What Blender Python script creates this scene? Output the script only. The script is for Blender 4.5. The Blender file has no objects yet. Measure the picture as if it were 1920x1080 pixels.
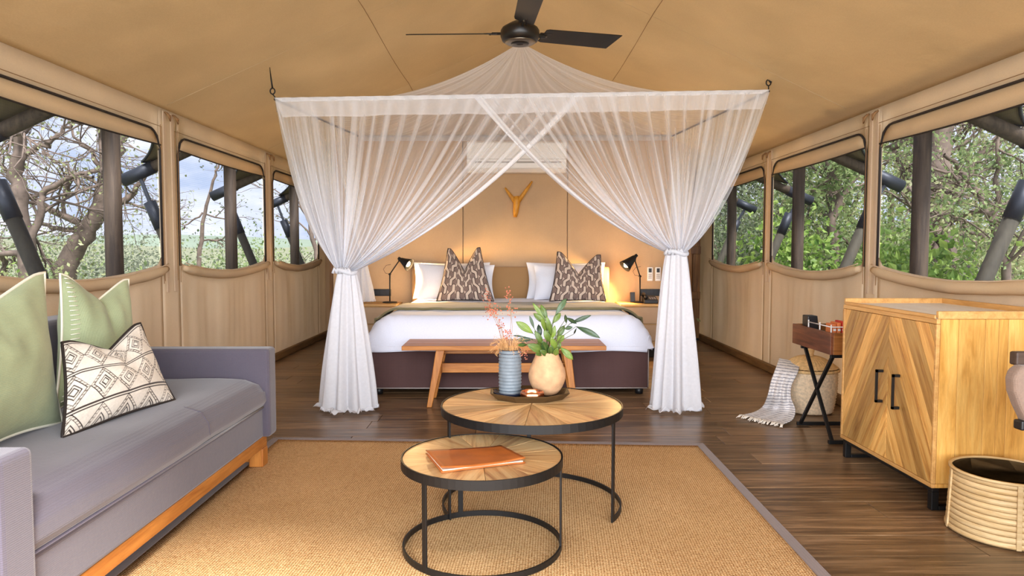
import bpy, bmesh, math, random
from mathutils import Vector, Matrix, Euler, noise
random.seed(7)
sc = bpy.context.scene
COL = sc.collection
PI = math.pi
V = Vector
R = math.radians

def S(r, g, b):
    f = lambda c: (c/255/12.92 if c/255 <= .04045 else ((c/255+.055)/1.055)**2.4)
    return (f(r), f(g), f(b))

# ------------------------------------------------------------------ camera
H = 1.08
FPX = 1300.0
PITCH = math.atan(70/FPX)
YAW = -8/FPX
cam_d = bpy.data.cameras.new('camera'); cam = bpy.data.objects.new('camera', cam_d); COL.objects.link(cam)
cam.location = (0, 0, H); cam.rotation_euler = (PI/2-PITCH, 0, YAW)
cam_d.sensor_width = 36; cam_d.lens = FPX*36/1920; cam_d.clip_end = 800
sc.camera = cam
CM = Euler((PI/2-PITCH, 0, YAW)).to_matrix()

def ray(u, v): return CM @ V(((u-960)/FPX, (540-v)/FPX, -1))
def on_x(u, v, x): d = ray(u, v); t = x/d.x; return V((x, d.y*t, H+d.z*t))
def on_y(u, v, y): d = ray(u, v); t = y/d.y; return V((d.x*t, y, H+d.z*t))
def on_z(u, v, z=0): d = ray(u, v); t = (z-H)/d.z; return V((d.x*t, d.y*t, z))

# ------------------------------------------------------------------ world, sun, added fill lamp, exposure
W = bpy.data.worlds.new('world'); sc.world = W; W.use_nodes = True
nt = W.node_tree; nt.nodes.clear()
tc = nt.nodes.new('ShaderNodeTexCoord'); mp = nt.nodes.new('ShaderNodeMapping'); mp.inputs['Scale'].default_value = (3, 3, 9)
nz = nt.nodes.new('ShaderNodeTexNoise'); nz.inputs['Scale'].default_value = 1.6; nz.inputs['Detail'].default_value = 7; nz.inputs['Roughness'].default_value = .6
cr = nt.nodes.new('ShaderNodeValToRGB')
cr.color_ramp.elements[0].position = .36; cr.color_ramp.elements[0].color = (*S(184, 198, 222), 1)
cr.color_ramp.elements[1].position = .60; cr.color_ramp.elements[1].color = (*S(244, 245, 250), 1)
bg = nt.nodes.new('ShaderNodeBackground'); bg.inputs[1].default_value = 1.35
wo = nt.nodes.new('ShaderNodeOutputWorld')
L = nt.links
L.new(tc.outputs['Generated'], mp.inputs[0]); L.new(mp.outputs[0], nz.inputs['Vector']); L.new(nz.outputs[0], cr.inputs[0])
L.new(cr.outputs[0], bg.inputs[0]); L.new(bg.outputs[0], wo.inputs[0])

def light(name, kind, loc, rot, energy, color=(1, 1, 1), **kw):
    d = bpy.data.lights.new(name, kind); d.energy = energy; d.color = color
    for k, v in kw.items(): setattr(d, k, v)
    o = bpy.data.objects.new(name, d); o.location = loc; o.rotation_euler = rot; COL.objects.link(o); return o

light('sun', 'SUN', (0, 0, 10), Euler((R(32), R(20), 0)), 8.5, (1, .97, .93), angle=R(12))
# added lamp behind the camera, brightens the room in place of front daylight
light('front_fill_lamp', 'AREA', (0, -6.0, 2.4), Euler((R(82), 0, 0)), 1900, (.93, .96, 1), shape='RECTANGLE', size=17, size_y=5)

sc.view_settings.view_transform = 'Standard'; sc.view_settings.look = 'None'
sc.view_settings.exposure = 0.42; sc.view_settings.gamma = 1; sc.view_settings.use_curve_mapping = False
sc.cycles.transparent_max_bounces = 24
sc.cycles.max_bounces = 8
sc.cycles.sample_clamp_indirect = 6
sc.cycles.caustics_reflective = False; sc.cycles.caustics_refractive = False

# ------------------------------------------------------------------ materials
class NT:
    def __init__(s, name):
        s.m = bpy.data.materials.new(name); s.m.use_nodes = True; s.t = s.m.node_tree
        s.t.nodes.clear(); s.out = s.n('OutputMaterial')
    def n(s, typ, **kw):
        nd = s.t.nodes.new('ShaderNode'+typ)
        for k, v in kw.items():
            if k in nd.inputs: nd.inputs[k].default_value = v
            else: setattr(nd, k, v)
        return nd
    def l(s, a, b): s.t.links.new(a, b)
    def ramp(s, fac, stops):
        r = s.n('ValToRGB'); e = r.color_ramp.elements
        while len(e) < len(stops): e.new(.5)
        for el, (p, c) in zip(e, stops): el.position = p; el.color = (*c, 1)
        s.l(fac, r.inputs[0]); return r.outputs[0]
    def coord(s, scale=(1, 1, 1), rand=True, rot=(0, 0, 0)):
        tc = s.n('TexCoord'); mp = s.n('Mapping'); mp.inputs['Scale'].default_value = scale; mp.inputs['Rotation'].default_value = rot
        src = tc.outputs['Object']
        if rand:
            oi = s.n('ObjectInfo'); mul = s.n('VectorMath', operation='MULTIPLY'); mul.inputs[1].default_value = (37, 19, 53)
            cmb = s.n('CombineXYZ')
            for i in range(3): s.l(oi.outputs['Random'], cmb.inputs[i])
            s.l(cmb.outputs[0], mul.inputs[0]); ad = s.n('VectorMath', operation='ADD')
            s.l(src, ad.inputs[0]); s.l(mul.outputs[0], ad.inputs[1]); src = ad.outputs[0]
        s.l(src, mp.inputs[0]); return mp.outputs[0]
    def noise(s, vec, scale, detail=3, rough=.55, dist=0):
        n = s.n('TexNoise'); n.inputs['Scale'].default_value = scale; n.inputs['Detail'].default_value = detail
        n.inputs['Roughness'].default_value = rough; n.inputs['Distortion'].default_value = dist
        s.l(vec, n.inputs['Vector']); return n.outputs[0]
    def bump(s, h, strength, dist=.002):
        b = s.n('Bump'); b.inputs['Strength'].default_value = strength; b.inputs['Distance'].default_value = dist
        s.l(h, b.inputs['Height']); return b.outputs[0]

def mul(c, k): return tuple(min(1, x*k) for x in c)

def plain(name, col, rough=.5, metal=0, var=.08, nscale=8, bump=0, spec=.5):
    s = NT(name); v = s.coord(); n = s.noise(v, nscale)
    c = s.ramp(n, [(.3, mul(col, 1-var)), (.7, mul(col, 1+var))])
    p = s.n('BsdfPrincipled'); p.inputs['Roughness'].default_value = rough; p.inputs['Metallic'].default_value = metal
    p.inputs['Specular IOR Level'].default_value = spec
    s.l(c, p.inputs['Base Color'])
    if bump: s.l(s.bump(n, bump, .004), p.inputs['Normal'])
    s.l(p.outputs[0], s.out.inputs[0]); return s.m

def fabric(name, col, rough=.9, weave=900, var=.1, bump=.35, sheen=.2, attr=None, patch=3, streak=None):
    s = NT(name); v = s.coord(rand=False)
    a = s.n('TexWave', bands_direction='X'); a.inputs['Scale'].default_value = weave/6.28/3; a.inputs['Distortion'].default_value = 1.5; s.l(v, a.inputs['Vector'])
    b = s.n('TexWave', bands_direction='Z'); b.inputs['Scale'].default_value = weave/6.28/3; b.inputs['Distortion'].default_value = 1.5; s.l(v, b.inputs['Vector'])
    m = s.n('Math', operation='ADD'); s.l(a.outputs[1], m.inputs[0]); s.l(b.outputs[1], m.inputs[1])
    n = s.noise(s.coord(streak or (1, 1, 1), rand=False), patch, 5)
    p = s.n('BsdfPrincipled'); p.inputs['Roughness'].default_value = rough
    p.inputs['Sheen Weight'].default_value = sheen; p.inputs['Specular IOR Level'].default_value = .2
    if attr:
        at = s.n('Attribute', attribute_name=attr); src = at.outputs['Color']
        n2 = s.noise(v, 140, 2)
        c = s.ramp(n2, [(.3, (.88,)*3), (.7, (1,)*3)])
        mx = s.n('MixRGB', blend_type='MULTIPLY'); mx.inputs[0].default_value = 1; s.l(src, mx.inputs[1]); s.l(c, mx.inputs[2]); c = mx.outputs[0]
    else:
        c = s.ramp(n, [(.3, mul(col, 1-var)), (.7, mul(col, 1+var))])
        n2 = s.noise(v, 260, 2)
        mx = s.n('MixRGB', blend_type='MULTIPLY'); mx.inputs[0].default_value = 1
        s.l(c, mx.inputs[1]); s.l(s.ramp(n2, [(.3, (.9,)*3), (.7, (1,)*3)]), mx.inputs[2]); c = mx.outputs[0]
    s.l(c, p.inputs['Base Color']); s.l(s.bump(m.outputs[0], bump, .0008), p.inputs['Normal'])
    s.l(p.outputs[0], s.out.inputs[0]); return s.m

def canvas(name, col, trans=.25, var=.05):
    s = NT(name); v = s.coord((1, 1, 1), rand=False)
    n = s.noise(v, 2.2, 5); f = s.noise(s.coord((1, 1, 5), rand=False), 90, 3)
    c = s.ramp(n, [(.3, mul(col, 1-var)), (.7, mul(col, 1+var))])
    mx = s.n('MixRGB', blend_type='MULTIPLY'); mx.inputs[0].default_value = 1
    s.l(c, mx.inputs[1]); s.l(s.ramp(f, [(.3, (.93,)*3), (.7, (1,)*3)]), mx.inputs[2])
    d = s.n('BsdfDiffuse'); t = s.n('BsdfTranslucent'); s.l(mx.outputs[0], d.inputs[0]); s.l(mx.outputs[0], t.inputs[0])
    bm = s.bump(s.noise(s.coord((1, .6, 1), rand=False), 3.5, 4), .35, .03)
    s.l(bm, d.inputs['Normal'])
    m = s.n('MixShader'); m.inputs[0].default_value = trans; s.l(d.outputs[0], m.inputs[1]); s.l(t.outputs[0], m.inputs[2])
    s.l(m.outputs[0], s.out.inputs[0]); return s.m

def wood(name, c1, c2, scale=(1, 12, 12), rough=.45, var=.25, c3=None, spec=.4, knots=True, rot=(0, 0, 0), contrast=(.3, .7)):
    """grain along the axis with the small scale; each object gets its own tone and offset"""
    s = NT(name); v = s.coord(scale, rot=rot)
    n = s.noise(v, 3.0, 6, .6, .6); n2 = s.noise(v, 14, 4, .7)
    c = s.ramp(n, [(contrast[0], c1), ((contrast[0]+contrast[1])/2, c3 or tuple((a+b)/2 for a, b in zip(c1, c2))), (contrast[1], c2)])
    f = s.ramp(n2, [(.3, (.82,)*3), (.65, (1,)*3)])
    mx = s.n('MixRGB', blend_type='MULTIPLY'); mx.inputs[0].default_value = 1; s.l(c, mx.inputs[1]); s.l(f, mx.inputs[2])
    oi = s.n('ObjectInfo'); mr = s.n('MapRange'); mr.inputs['To Min'].default_value = 1-var; mr.inputs['To Max'].default_value = 1+var*.6
    s.l(oi.outputs['Random'], mr.inputs['Value'])
    hsv = s.n('HueSaturation'); s.l(mr.outputs[0], hsv.inputs['Value']); s.l(mx.outputs[0], hsv.inputs['Color'])
    p = s.n('BsdfPrincipled'); p.inputs['Roughness'].default_value = rough; p.inputs['Specular IOR Level'].default_value = spec
    s.l(hsv.outputs[0], p.inputs['Base Color']); s.l(s.bump(n2, .15, .002), p.inputs['Normal'])
    s.l(p.outputs[0], s.out.inputs[0]); return s.m

def netting(name, col):
    s = NT(name); at = s.n('Attribute', attribute_name='dens')
    v = s.coord((1, 1, 1), rand=False)
    d = s.n('BsdfDiffuse'); d.inputs[0].default_value = (*col, 1); t = s.n('BsdfTranslucent'); t.inputs[0].default_value = (*col, 1)
    m = s.n('MixShader'); m.inputs[0].default_value = .42; s.l(d.outputs[0], m.inputs[1]); s.l(t.outputs[0], m.inputs[2])
    tr = s.n('BsdfTransparent'); f = s.n('MixShader')
    n = s.noise(v, 60, 2); mr = s.n('MapRange'); mr.inputs['To Min'].default_value = .92; mr.inputs['To Max'].default_value = 1.06; s.l(n, mr.inputs['Value'])
    ml = s.n('Math', operation='MULTIPLY', use_clamp=True); s.l(at.outputs['Fac'], ml.inputs[0]); s.l(mr.outputs[0], ml.inputs[1])
    s.l(ml.outputs[0], f.inputs[0]); s.l(tr.outputs[0], f.inputs[1]); s.l(m.outputs[0], f.inputs[2])
    s.l(f.outputs[0], s.out.inputs[0]); return s.m

def screen_mat(name):
    """fine insect mesh: most light passes, the threads take the rest"""
    s = NT(name); tr = s.n('BsdfTransparent'); tr.inputs[0].default_value = (.72, .74, .80, 1)
    d = s.n('BsdfDiffuse'); d.inputs[0].default_value = (.12, .12, .14, 1)
    g = s.n('BsdfGlossy'); g.inputs['Roughness'].default_value = .3; g.inputs[0].default_value = (.3, .3, .32, 1)
    a = s.n('MixShader'); a.inputs[0].default_value = .12; s.l(d.outputs[0], a.inputs[1]); s.l(g.outputs[0], a.inputs[2])
    w = s.n('TexWave', bands_direction='Y'); w.inputs['Scale'].default_value = 22; s.l(s.coord(rand=False), w.inputs['Vector'])
    w2 = s.n('TexWave', bands_direction='Z'); w2.inputs['Scale'].default_value = 22; s.l(s.coord(rand=False), w2.inputs['Vector'])
    ad = s.n('Math', operation='ADD'); s.l(w.outputs[1], ad.inputs[0]); s.l(w2.outputs[1], ad.inputs[1])
    mr = s.n('MapRange'); mr.inputs['From Max'].default_value = 2; mr.inputs['To Min'].default_value = .06; mr.inputs['To Max'].default_value = .16; s.l(ad.outputs[0], mr.inputs['Value'])
    m = s.n('MixShader'); s.l(mr.outputs[0], m.inputs[0]); s.l(tr.outputs[0], m.inputs[1]); s.l(a.outputs[0], m.inputs[2])
    s.l(m.outputs[0], s.out.inputs[0]); return s.m

def leaf_mat(name, c1, c2, trans=.5, rough=.5):
    s = NT(name); at = s.n('Attribute', attribute_name='tone')
    n = s.noise(s.coord((1, 1, 1)), 9, 3)
    ad = s.n('Math', operation='ADD'); s.l(n, ad.inputs[0]); s.l(at.outputs['Fac'], ad.inputs[1])
    c = s.ramp(ad.outputs[0], [(.3, c1), (1.0, c2)])
    p = s.n('BsdfPrincipled'); p.inputs['Roughness'].default_value = rough; s.l(c, p.inputs['Base Color'])
    t = s.n('BsdfTranslucent'); s.l(c, t.inputs[0])
    m = s.n('MixShader'); m.inputs[0].default_value = trans; s.l(p.outputs[0], m.inputs[1]); s.l(t.outputs[0], m.inputs[2])
    s.l(m.outputs[0], s.out.inputs[0]); return s.m

def emit(name, col, strength):
    s = NT(name); e = s.n('Emission'); e.inputs[0].default_value = (*col, 1); e.inputs[1].default_value = strength
    s.l(e.outputs[0], s.out.inputs[0]); return s.m

def rug_mat():
    s = NT('sisal'); tc = s.n('TexCoord')
    mp = s.n('Mapping'); mp.inputs['Rotation'].default_value = (0, 0, R(4)); s.l(tc.outputs['Object'], mp.inputs[0])
    a = s.n('TexWave', bands_direction='X'); a.inputs['Scale'].default_value = 32; a.inputs['Distortion'].default_value = 2.5; a.inputs['Detail'].default_value = 3; a.inputs['Detail Scale'].default_value = 6
    b = s.n('TexWave', bands_direction='Y'); b.inputs['Scale'].default_value = 30; b.inputs['Distortion'].default_value = 3; b.inputs['Detail'].default_value = 3; b.inputs['Detail Scale'].default_value = 6
    s.l(mp.outputs[0], a.inputs['Vector']); s.l(mp.outputs[0], b.inputs['Vector'])
    m = s.n('Math', operation='MULTIPLY'); s.l(a.outputs[1], m.inputs[0]); s.l(b.outputs[1], m.inputs[1])
    m2 = s.n('Math', operation='POWER'); s.l(m.outputs[0], m2.inputs[0]); m2.inputs[1].default_value = .6
    n = s.noise(mp.outputs[0], 3, 4); n3 = s.noise(mp.outputs[0], 120, 3)
    ad = s.n('Math', operation='ADD'); s.l(m2.outputs[0], ad.inputs[0]); s.l(n3, ad.inputs[1])
    c = s.ramp(ad.outputs[0], [(.35, S(158, 108, 62)), (.8, S(220, 170, 114)), (1, S(244, 206, 154))])
    mx = s.n('MixRGB', blend_type='MULTIPLY'); mx.inputs[0].default_value = 1; s.l(c, mx.inputs[1]); s.l(s.ramp(n, [(.3, (.9, .88, .85)), (.7, (1, 1, 1))]), mx.inputs[2])
    p = s.n('BsdfPrincipled'); p.inputs['Roughness'].default_value = .95; p.inputs['Specular IOR Level'].default_value = .1
    s.l(mx.outputs[0], p.inputs['Base Color']); s.l(s.bump(ad.outputs[0], .8, .006), p.inputs['Normal']); s.l(p.outputs[0], s.out.inputs[0]); return s.m

M = {}
M['ceiling'] = canvas('ceiling_canvas', S(216, 194, 158), .28)
M['wall'] = canvas('wall_canvas', S(240, 220, 194), .45)
M['partition'] = fabric('partition_fabric', S(200, 168, 132), var=.04, weave=500)
M['flapc'] = canvas('flap_canvas', S(226, 200, 164), .25)
M['piping'] = plain('black_piping', S(38, 30, 28), .7)
M['seam'] = plain('brown_seam', S(150, 112, 74), .8)
M['floor'] = wood('floor_wood', S(74, 56, 42), S(176, 142, 108), (.8, 13, 13), .30, .30, S(126, 98, 70), contrast=(.30, .72))
M['under'] = plain('subfloor', S(28, 20, 15), .8)
M['basebd'] = wood('baseboard_wood', S(104, 76, 44), S(140, 106, 66), (14, 1, 14), .6, .05)
M['oldwood'] = wood('door_wood', S(92, 56, 22), S(160, 108, 50), (14, 14, 1), .5, .15)
M['log'] = wood('pole_wood', S(58, 47, 38), S(98, 82, 66), (12, 12, 1), .7, .1)
M['greylog'] = wood('strut_wood', S(56, 52, 42), S(80, 74, 60), (6, 6, 2), .8, .1)
M['collar'] = plain('dark_steel_cap', S(44, 48, 56), .5, .3)
M['black'] = plain('black_metal', S(26, 25, 25), .45, .4)
M['blackp'] = plain('black_plastic', S(26, 26, 28), .4)
M['sisal'] = rug_mat()
M['rugedge'] = fabric('rug_binding', S(128, 110, 104), weave=500)
M['sofa'] = fabric('sofa_fabric', S(88, 82, 94), var=.06, weave=1100, sheen=.35, bump=.5)
M['amber'] = wood('amber_wood', S(164, 96, 38), S(212, 142, 68), (1, 12, 12), .4, .08)
M['ambery'] = wood('amber_wood_depth', S(164, 96, 38), S(212, 142, 68), (12, 1, 12), .4, .08)
M['amberz'] = wood('amber_wood_upright', S(160, 92, 34), S(206, 136, 62), (12, 12, 1), .4, .08)
M['green'] = fabric('green_linen', S(166, 178, 140), var=.14, weave=1100, patch=5)
M['stitch'] = plain('cream_stitch', S(240, 238, 220), .8)
M['print'] = fabric('printed_cotton', (1, 1, 1), attr='col', weave=1100)
M['white'] = fabric('white_linen', S(232, 235, 246), var=.02, weave=1200, bump=.15)
M['duvet'] = fabric('white_duvet', S(226, 230, 246), var=.02, weave=1200, bump=.1)
M['throw'] = fabric('olive_throw', S(126, 116, 84), var=.3, weave=300, streak=(.3, 9, 1), patch=6)
M['bedbase'] = fabric('bed_base_fabric', S(88, 64, 62), var=.06, weave=900)
M['bedpipe'] = plain('grey_piping', S(170, 160, 156), .7)
M['headb'] = fabric('headboard_fabric', S(172, 134, 92), var=.04, weave=900)
M['leather'] = plain('taupe_leather', S(178, 150, 120), .5, var=.05)
M['nightwood'] = wood('nightstand_wood', S(196, 146, 84), S(226, 182, 118), (1, 12, 12), .4, .05)
M['top'] = wood('table_top_wood', S(176, 118, 78), S(246, 206, 148), (1, 14, 14), .32, .30, S(230, 180, 120), contrast=(.28, .66))
M['net'] = netting('mosquito_netting', S(246, 247, 252))
M['pole'] = plain('dark_pole', S(74, 58, 46), .7)
M['fan'] = plain('fan_black', S(30, 26, 24), .35, .3)
M['chrome'] = plain('brushed_rim', S(120, 110, 96), .3, .9)
M['acw'] = plain('white_plastic', S(246, 242, 238), .35, var=.02)
M['acg'] = plain('grey_gap', S(160, 148, 138), .5)
M['antler'] = wood('antler_wood', S(190, 120, 24), S(226, 162, 58), (8, 8, 2), .45, .1)
M['clay'] = plain('whitewashed_clay', S(200, 156, 116), .8, var=.16, nscale=26, bump=.5)
M['blueclay'] = plain('blue_grey_stoneware', S(116, 126, 134), .45, var=.12, nscale=30)
M['navy'] = plain('navy_glaze', S(34, 40, 58), .22, var=.1)
M['tray'] = wood('dark_tray_wood', S(64, 46, 26), S(96, 72, 42), (1, 12, 12), .5, .05)
M['copper'] = plain('copper', S(226, 150, 110), .24, 1, var=.05)
M['notebook'] = plain('tan_leather', S(178, 98, 40), .5, var=.12, nscale=14, bump=.3)
M['paper'] = plain('paper', S(228, 208, 184), .9)
M['leaf'] = leaf_mat('houseplant_leaf', S(48, 78, 38), S(146, 172, 72), .25, .35)
M['leafd'] = leaf_mat('houseplant_dark_leaf', S(34, 58, 42), S(96, 122, 82), .2, .35)
M['stem'] = plain('green_stem', S(96, 104, 54), .7)
M['dry'] = plain('dried_stem', S(176, 138, 96), .9)
M['dryf'] = plain('dried_flower', S(196, 118, 92), .9, var=.3)
M['dryg'] = plain('dried_grass', S(196, 148, 96), .9, var=.3)
M['cab'] = wood('cabinet_plank_wood', S(176, 118, 58), S(240, 190, 112), (14, 14, 1), .4, .52, S(222, 166, 90), contrast=(.3, .62))
M['cabside'] = wood('cabinet_side_wood', S(196, 140, 62), S(240, 194, 112), (9, 9, 1), .38, .14, S(226, 172, 90))
M['cabrim'] = wood('cabinet_rim_wood', S(196, 142, 76), S(230, 180, 112), (10, 1, 10), .4, .05)
M['cabtop'] = wood('cabinet_top_glare_wood', S(244, 228, 204), S(252, 242, 226), (10, 1, 10), .6, .03)  # pale cream stands in for the window's reflection on the top
M['walnut'] = wood('walnut_side', S(84, 44, 28), S(138, 82, 54), (12, 1, 12), .4, .05)
M['walnutf'] = wood('walnut_front', S(104, 60, 24), S(168, 110, 58), (1, 8, 14), .4, .05)
M['wicker'] = plain('wicker', S(232, 206, 172), .85, var=.2, nscale=60)
M['wickerlid'] = plain('wicker_lid', S(222, 184, 128), .85, var=.2, nscale=60)
M['bamboo'] = wood('bamboo_strip', S(198, 160, 104), S(232, 204, 156), (2, 2, 18), .55, .1)
M['blanket'] = fabric('striped_cotton', (1, 1, 1), attr='col', weave=600)
M['tassel'] = plain('cream_tassel', S(236, 226, 212), .9)
M['greyseat'] = fabric('chair_fabric', S(146, 124, 110), var=.06)
M['chairwood'] = wood('dark_chair_wood', S(66, 50, 40), S(92, 72, 60), (1, 10, 10), .5, .05)
M['screen'] = screen_mat('insect_screen')
M['fly'] = canvas('fly_sheet_canvas', S(150, 142, 120), .12)
M['bark'] = plain('bark', S(116, 100, 88), .9, var=.35, nscale=9, bump=.8)
M['barkd'] = plain('dark_rough_bark', S(96, 84, 84), .95, var=.5, nscale=14, bump=1)
M['leafa'] = leaf_mat('bush_leaf_olive', S(112, 122, 74), S(214, 216, 156))
M['leafb'] = leaf_mat('bush_leaf_green', S(90, 114, 68), S(188, 204, 134))
M['leafc'] = leaf_mat('bush_leaf_bright', S(84, 122, 44), S(184, 208, 108))
M['leafg'] = leaf_mat('bush_leaf_grey', S(104, 112, 88), S(176, 182, 156))
M['leafs'] = leaf_mat('bush_leaf_dark', S(76, 92, 64), S(158, 172, 120))  # darkest of the bush leaf colours
M['ground'] = plain('dry_ground', S(132, 134, 104), .95, var=.3, nscale=.8)
M['hill'] = plain('distant_hill', S(126, 138, 118), 1, var=.12, nscale=.05)  # distance haze is mixed into the hill colour
M['bulb'] = emit('warm_bulb', S(255, 214, 150), 14)
M['red'] = plain('red_sachet', S(206, 60, 44), .5, var=.2)
M['orange'] = plain('orange_sachet', S(226, 128, 70), .5, var=.2)
M['wire'] = plain('white_wire', S(225, 222, 220), .35)
M['boxwood'] = wood('caddy_wood', S(176, 116, 60), S(212, 156, 96), (1, 9, 9), .5, .05)
M['cream'] = plain('cream_paper', S(230, 214, 180), .6)

# ------------------------------------------------------------------ object helpers
def origin(o):
    p = V((0, 0, 0))
    while o is not None: p = p + o.location; o = o.parent
    return p

def tag(o, label=None, cat=None, group=None, kind=None):
    if label: o['label'] = label
    if cat: o['category'] = cat
    if group: o['group'] = group
    if kind: o['kind'] = kind
    return o

def thing(name, label, cat, loc, group=None):
    o = bpy.data.objects.new(name, None); o.empty_display_size = .05; COL.objects.link(o); o.location = loc
    return tag(o, label, cat, group)

class MB:
    def __init__(s): s.v = []; s.f = []; s.at = {}
    def add(s, vs, fs):
        b = len(s.v); s.v += [tuple(p) for p in vs]; s.f += [tuple(i+b for i in f) for f in fs]; return b
    def box(s, x0, x1, y0, y1, z0, z1, rot=None, c=None):
        vs = [V((x, y, z)) for x in (x0, x1) for y in (y0, y1) for z in (z0, z1)]
        if rot is not None:
            c = V(c) if c else V(((x0+x1)/2, (y0+y1)/2, (z0+z1)/2)); vs = [rot @ (p-c)+c for p in vs]
        s.add(vs, [(0, 1, 3, 2), (4, 6, 7, 5), (0, 4, 5, 1), (2, 3, 7, 6), (0, 2, 6, 4), (1, 5, 7, 3)]); return s
    def bar(s, a, b, w, h=None, up=(0, 0, 1)):
        """rectangular bar from a to b"""
        a, b = V(a), V(b); h = h or w; d = (b-a).normalized(); u = V(up)
        if abs(d.dot(u)) > .98: u = V((1, 0, 0))
        sx = d.cross(u).normalized(); sy = sx.cross(d).normalized()
        vs = [p+sx*i*w/2+sy*j*h/2 for p in (a, b) for i, j in ((-1, -1), (1, -1), (1, 1), (-1, 1))]
        s.add(vs, [(3, 2, 1, 0), (4, 5, 6, 7), (0, 1, 5, 4), (1, 2, 6, 5), (2, 3, 7, 6), (3, 0, 4, 7)]); return s
    def tube(s, pts, r, n=8, cap=True, closed=False):
        pts = [V(p) for p in pts]; m = len(pts)
        rs = r if isinstance(r, (list, tuple)) else [r]*m
        up = V((0, 0, 1)); base = len(s.v); prev = None
        for i, p in enumerate(pts):
            a = pts[(i-1) % m] if (closed or i > 0) else p; b = pts[(i+1) % m] if (closed or i < m-1) else p
            d = (b-a).normalized()
            if prev is None:
                u = up if abs(d.dot(up)) < .95 else V((1, 0, 0)); x = d.cross(u).normalized()
            else: x = (prev-d*prev.dot(d)).normalized()
            prev = x; y = d.cross(x).normalized()
            for k in range(n):
                t = 2*PI*k/n; s.v.append(tuple(p+x*math.cos(t)*rs[i]+y*math.sin(t)*rs[i]))
        for i in range(m if closed else m-1):
            for k in range(n):
                a = base+i*n+k; b = base+i*n+(k+1) % n; c = base+((i+1) % m)*n+(k+1) % n; d = base+((i+1) % m)*n+k
                s.f.append((a, b, c, d))
        if cap and not closed:
            s.f.append(tuple(base+k for k in range(n))[::-1]); s.f.append(tuple(base+(m-1)*n+k for k in range(n)))
        return s
    def lathe(s, prof, c=(0, 0, 0), n=32, fn=None, sx=1, sy=1):
        """prof: list of (r, z); fn(theta, i) -> radial offset"""
        b = len(s.v); c = V(c)
        for i, (r, z) in enumerate(prof):
            for k in range(n):
                t = 2*PI*k/n; rr = r+(fn(t, i) if fn else 0)
                s.v.append((c.x+rr*math.cos(t)*sx, c.y+rr*math.sin(t)*sy, c.z+z))
        for i in range(len(prof)-1):
            for k in range(n):
                s.f.append((b+i*n+k, b+i*n+(k+1) % n, b+(i+1)*n+(k+1) % n, b+(i+1)*n+k))
        if prof[0][0] > 1e-5: s.f.append(tuple(b+k for k in range(n))[::-1])
        if prof[-1][0] > 1e-5: s.f.append(tuple(b+(len(prof)-1)*n+k for k in range(n)))
        return s
    def grid(s, fn, nu, nv, closed_u=False):
        b = len(s.v)
        for j in range(nv+1):
            for i in range(nu+(0 if closed_u else 1)): s.v.append(tuple(fn(i/nu, j/nv)))
        w = nu+(0 if closed_u else 1)
        for j in range(nv):
            for i in range(nu):
                a = b+j*w+i; a2 = b+j*w+(i+1) % w
                s.f.append((a, a2, a2+w, a+w))
        return s
    def prism(s, poly, z0, z1):
        n = len(poly); vs = [(x, y, z0) for x, y in poly]+[(x, y, z1) for x, y in poly]
        s.add(vs, [tuple(range(n))[::-1], tuple(range(n, 2*n))]+[(i, (i+1) % n, n+(i+1) % n, n+i) for i in range(n)]); return s
    def build(s, name, mat, parent=None, smooth=False, bevel=0, solid=0, subd=0, label=None, origin_at=None, seg=2, weld=False):
        xs = list(zip(*s.v)); c = V([(min(a)+max(a))/2 for a in xs]) if origin_at is None else V(origin_at)
        me = bpy.data.meshes.new(name); me.from_pydata([(p[0]-c.x, p[1]-c.y, p[2]-c.z) for p in s.v], [], s.f)
        for k, (typ, data) in s.at.items():
            a = me.attributes.new(k, typ, 'POINT')
            if typ == 'FLOAT': a.data.foreach_set('value', data)
            else: a.data.foreach_set('color', [x for q in data for x in (*q[:3], 1)])
        me.materials.append(mat)
        if weld:
            bm = bmesh.new(); bm.from_mesh(me); bmesh.ops.remove_doubles(bm, verts=bm.verts, dist=1e-5); bmesh.ops.recalc_face_normals(bm, faces=bm.faces); bm.to_mesh(me); bm.free()
        if smooth: me.polygons.foreach_set('use_smooth', [True]*len(me.polygons))
        o = bpy.data.objects.new(name, me); COL.objects.link(o); o.parent = parent
        o.location = c-(origin(parent) if parent else V((0, 0, 0)))
        if solid: m = o.modifiers.new('s', 'SOLIDIFY'); m.thickness = solid; m.offset = 0
        if bevel:
            m = o.modifiers.new('b', 'BEVEL'); m.width = bevel; m.segments = seg; m.limit_method = 'ANGLE'; m.angle_limit = R(40); m.use_clamp_overlap = True
        if subd: m = o.modifiers.new('d', 'SUBSURF'); m.levels = subd; m.render_levels = subd
        if label: o['label'] = label
        return o

def struct(o, kind='structure'): o['kind'] = kind; return o
def B(name, mat, parent, x0, x1, y0, y1, z0, z1, bevel=.004, label=None, seg=2):
    return MB().box(x0, x1, y0, y1, z0, z1).build(name, mat, parent, bevel=bevel, label=label, seg=seg)

def lerp(a, b, t): return a+(b-a)*t
def smooth(t): t = max(0, min(1, t)); return t*t*(3-2*t)
def clip_poly(poly, nx, ny, d):
    """keep the side nx*x+ny*y <= d"""
    out = []
    for i in range(len(poly)):
        p, q = poly[i], poly[(i+1) % len(poly)]; a = nx*p[0]+ny*p[1]-d; b = nx*q[0]+ny*q[1]-d
        if a <= 0: out.append(p)
        if (a < 0 < b) or (b < 0 < a):
            t = a/(a-b); out.append((p[0]+(q[0]-p[0])*t, p[1]+(q[1]-p[1])*t))
    return out

# ================================================================== THE TENT
XL, XR, TL_, TR_, RIDGE, XRI = -2.30, 2.35, 2.02, 1.98, 3.06, .03
Y0, Y1, YP = 0.3, 8.75, 7.30
YF = -1.7

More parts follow.
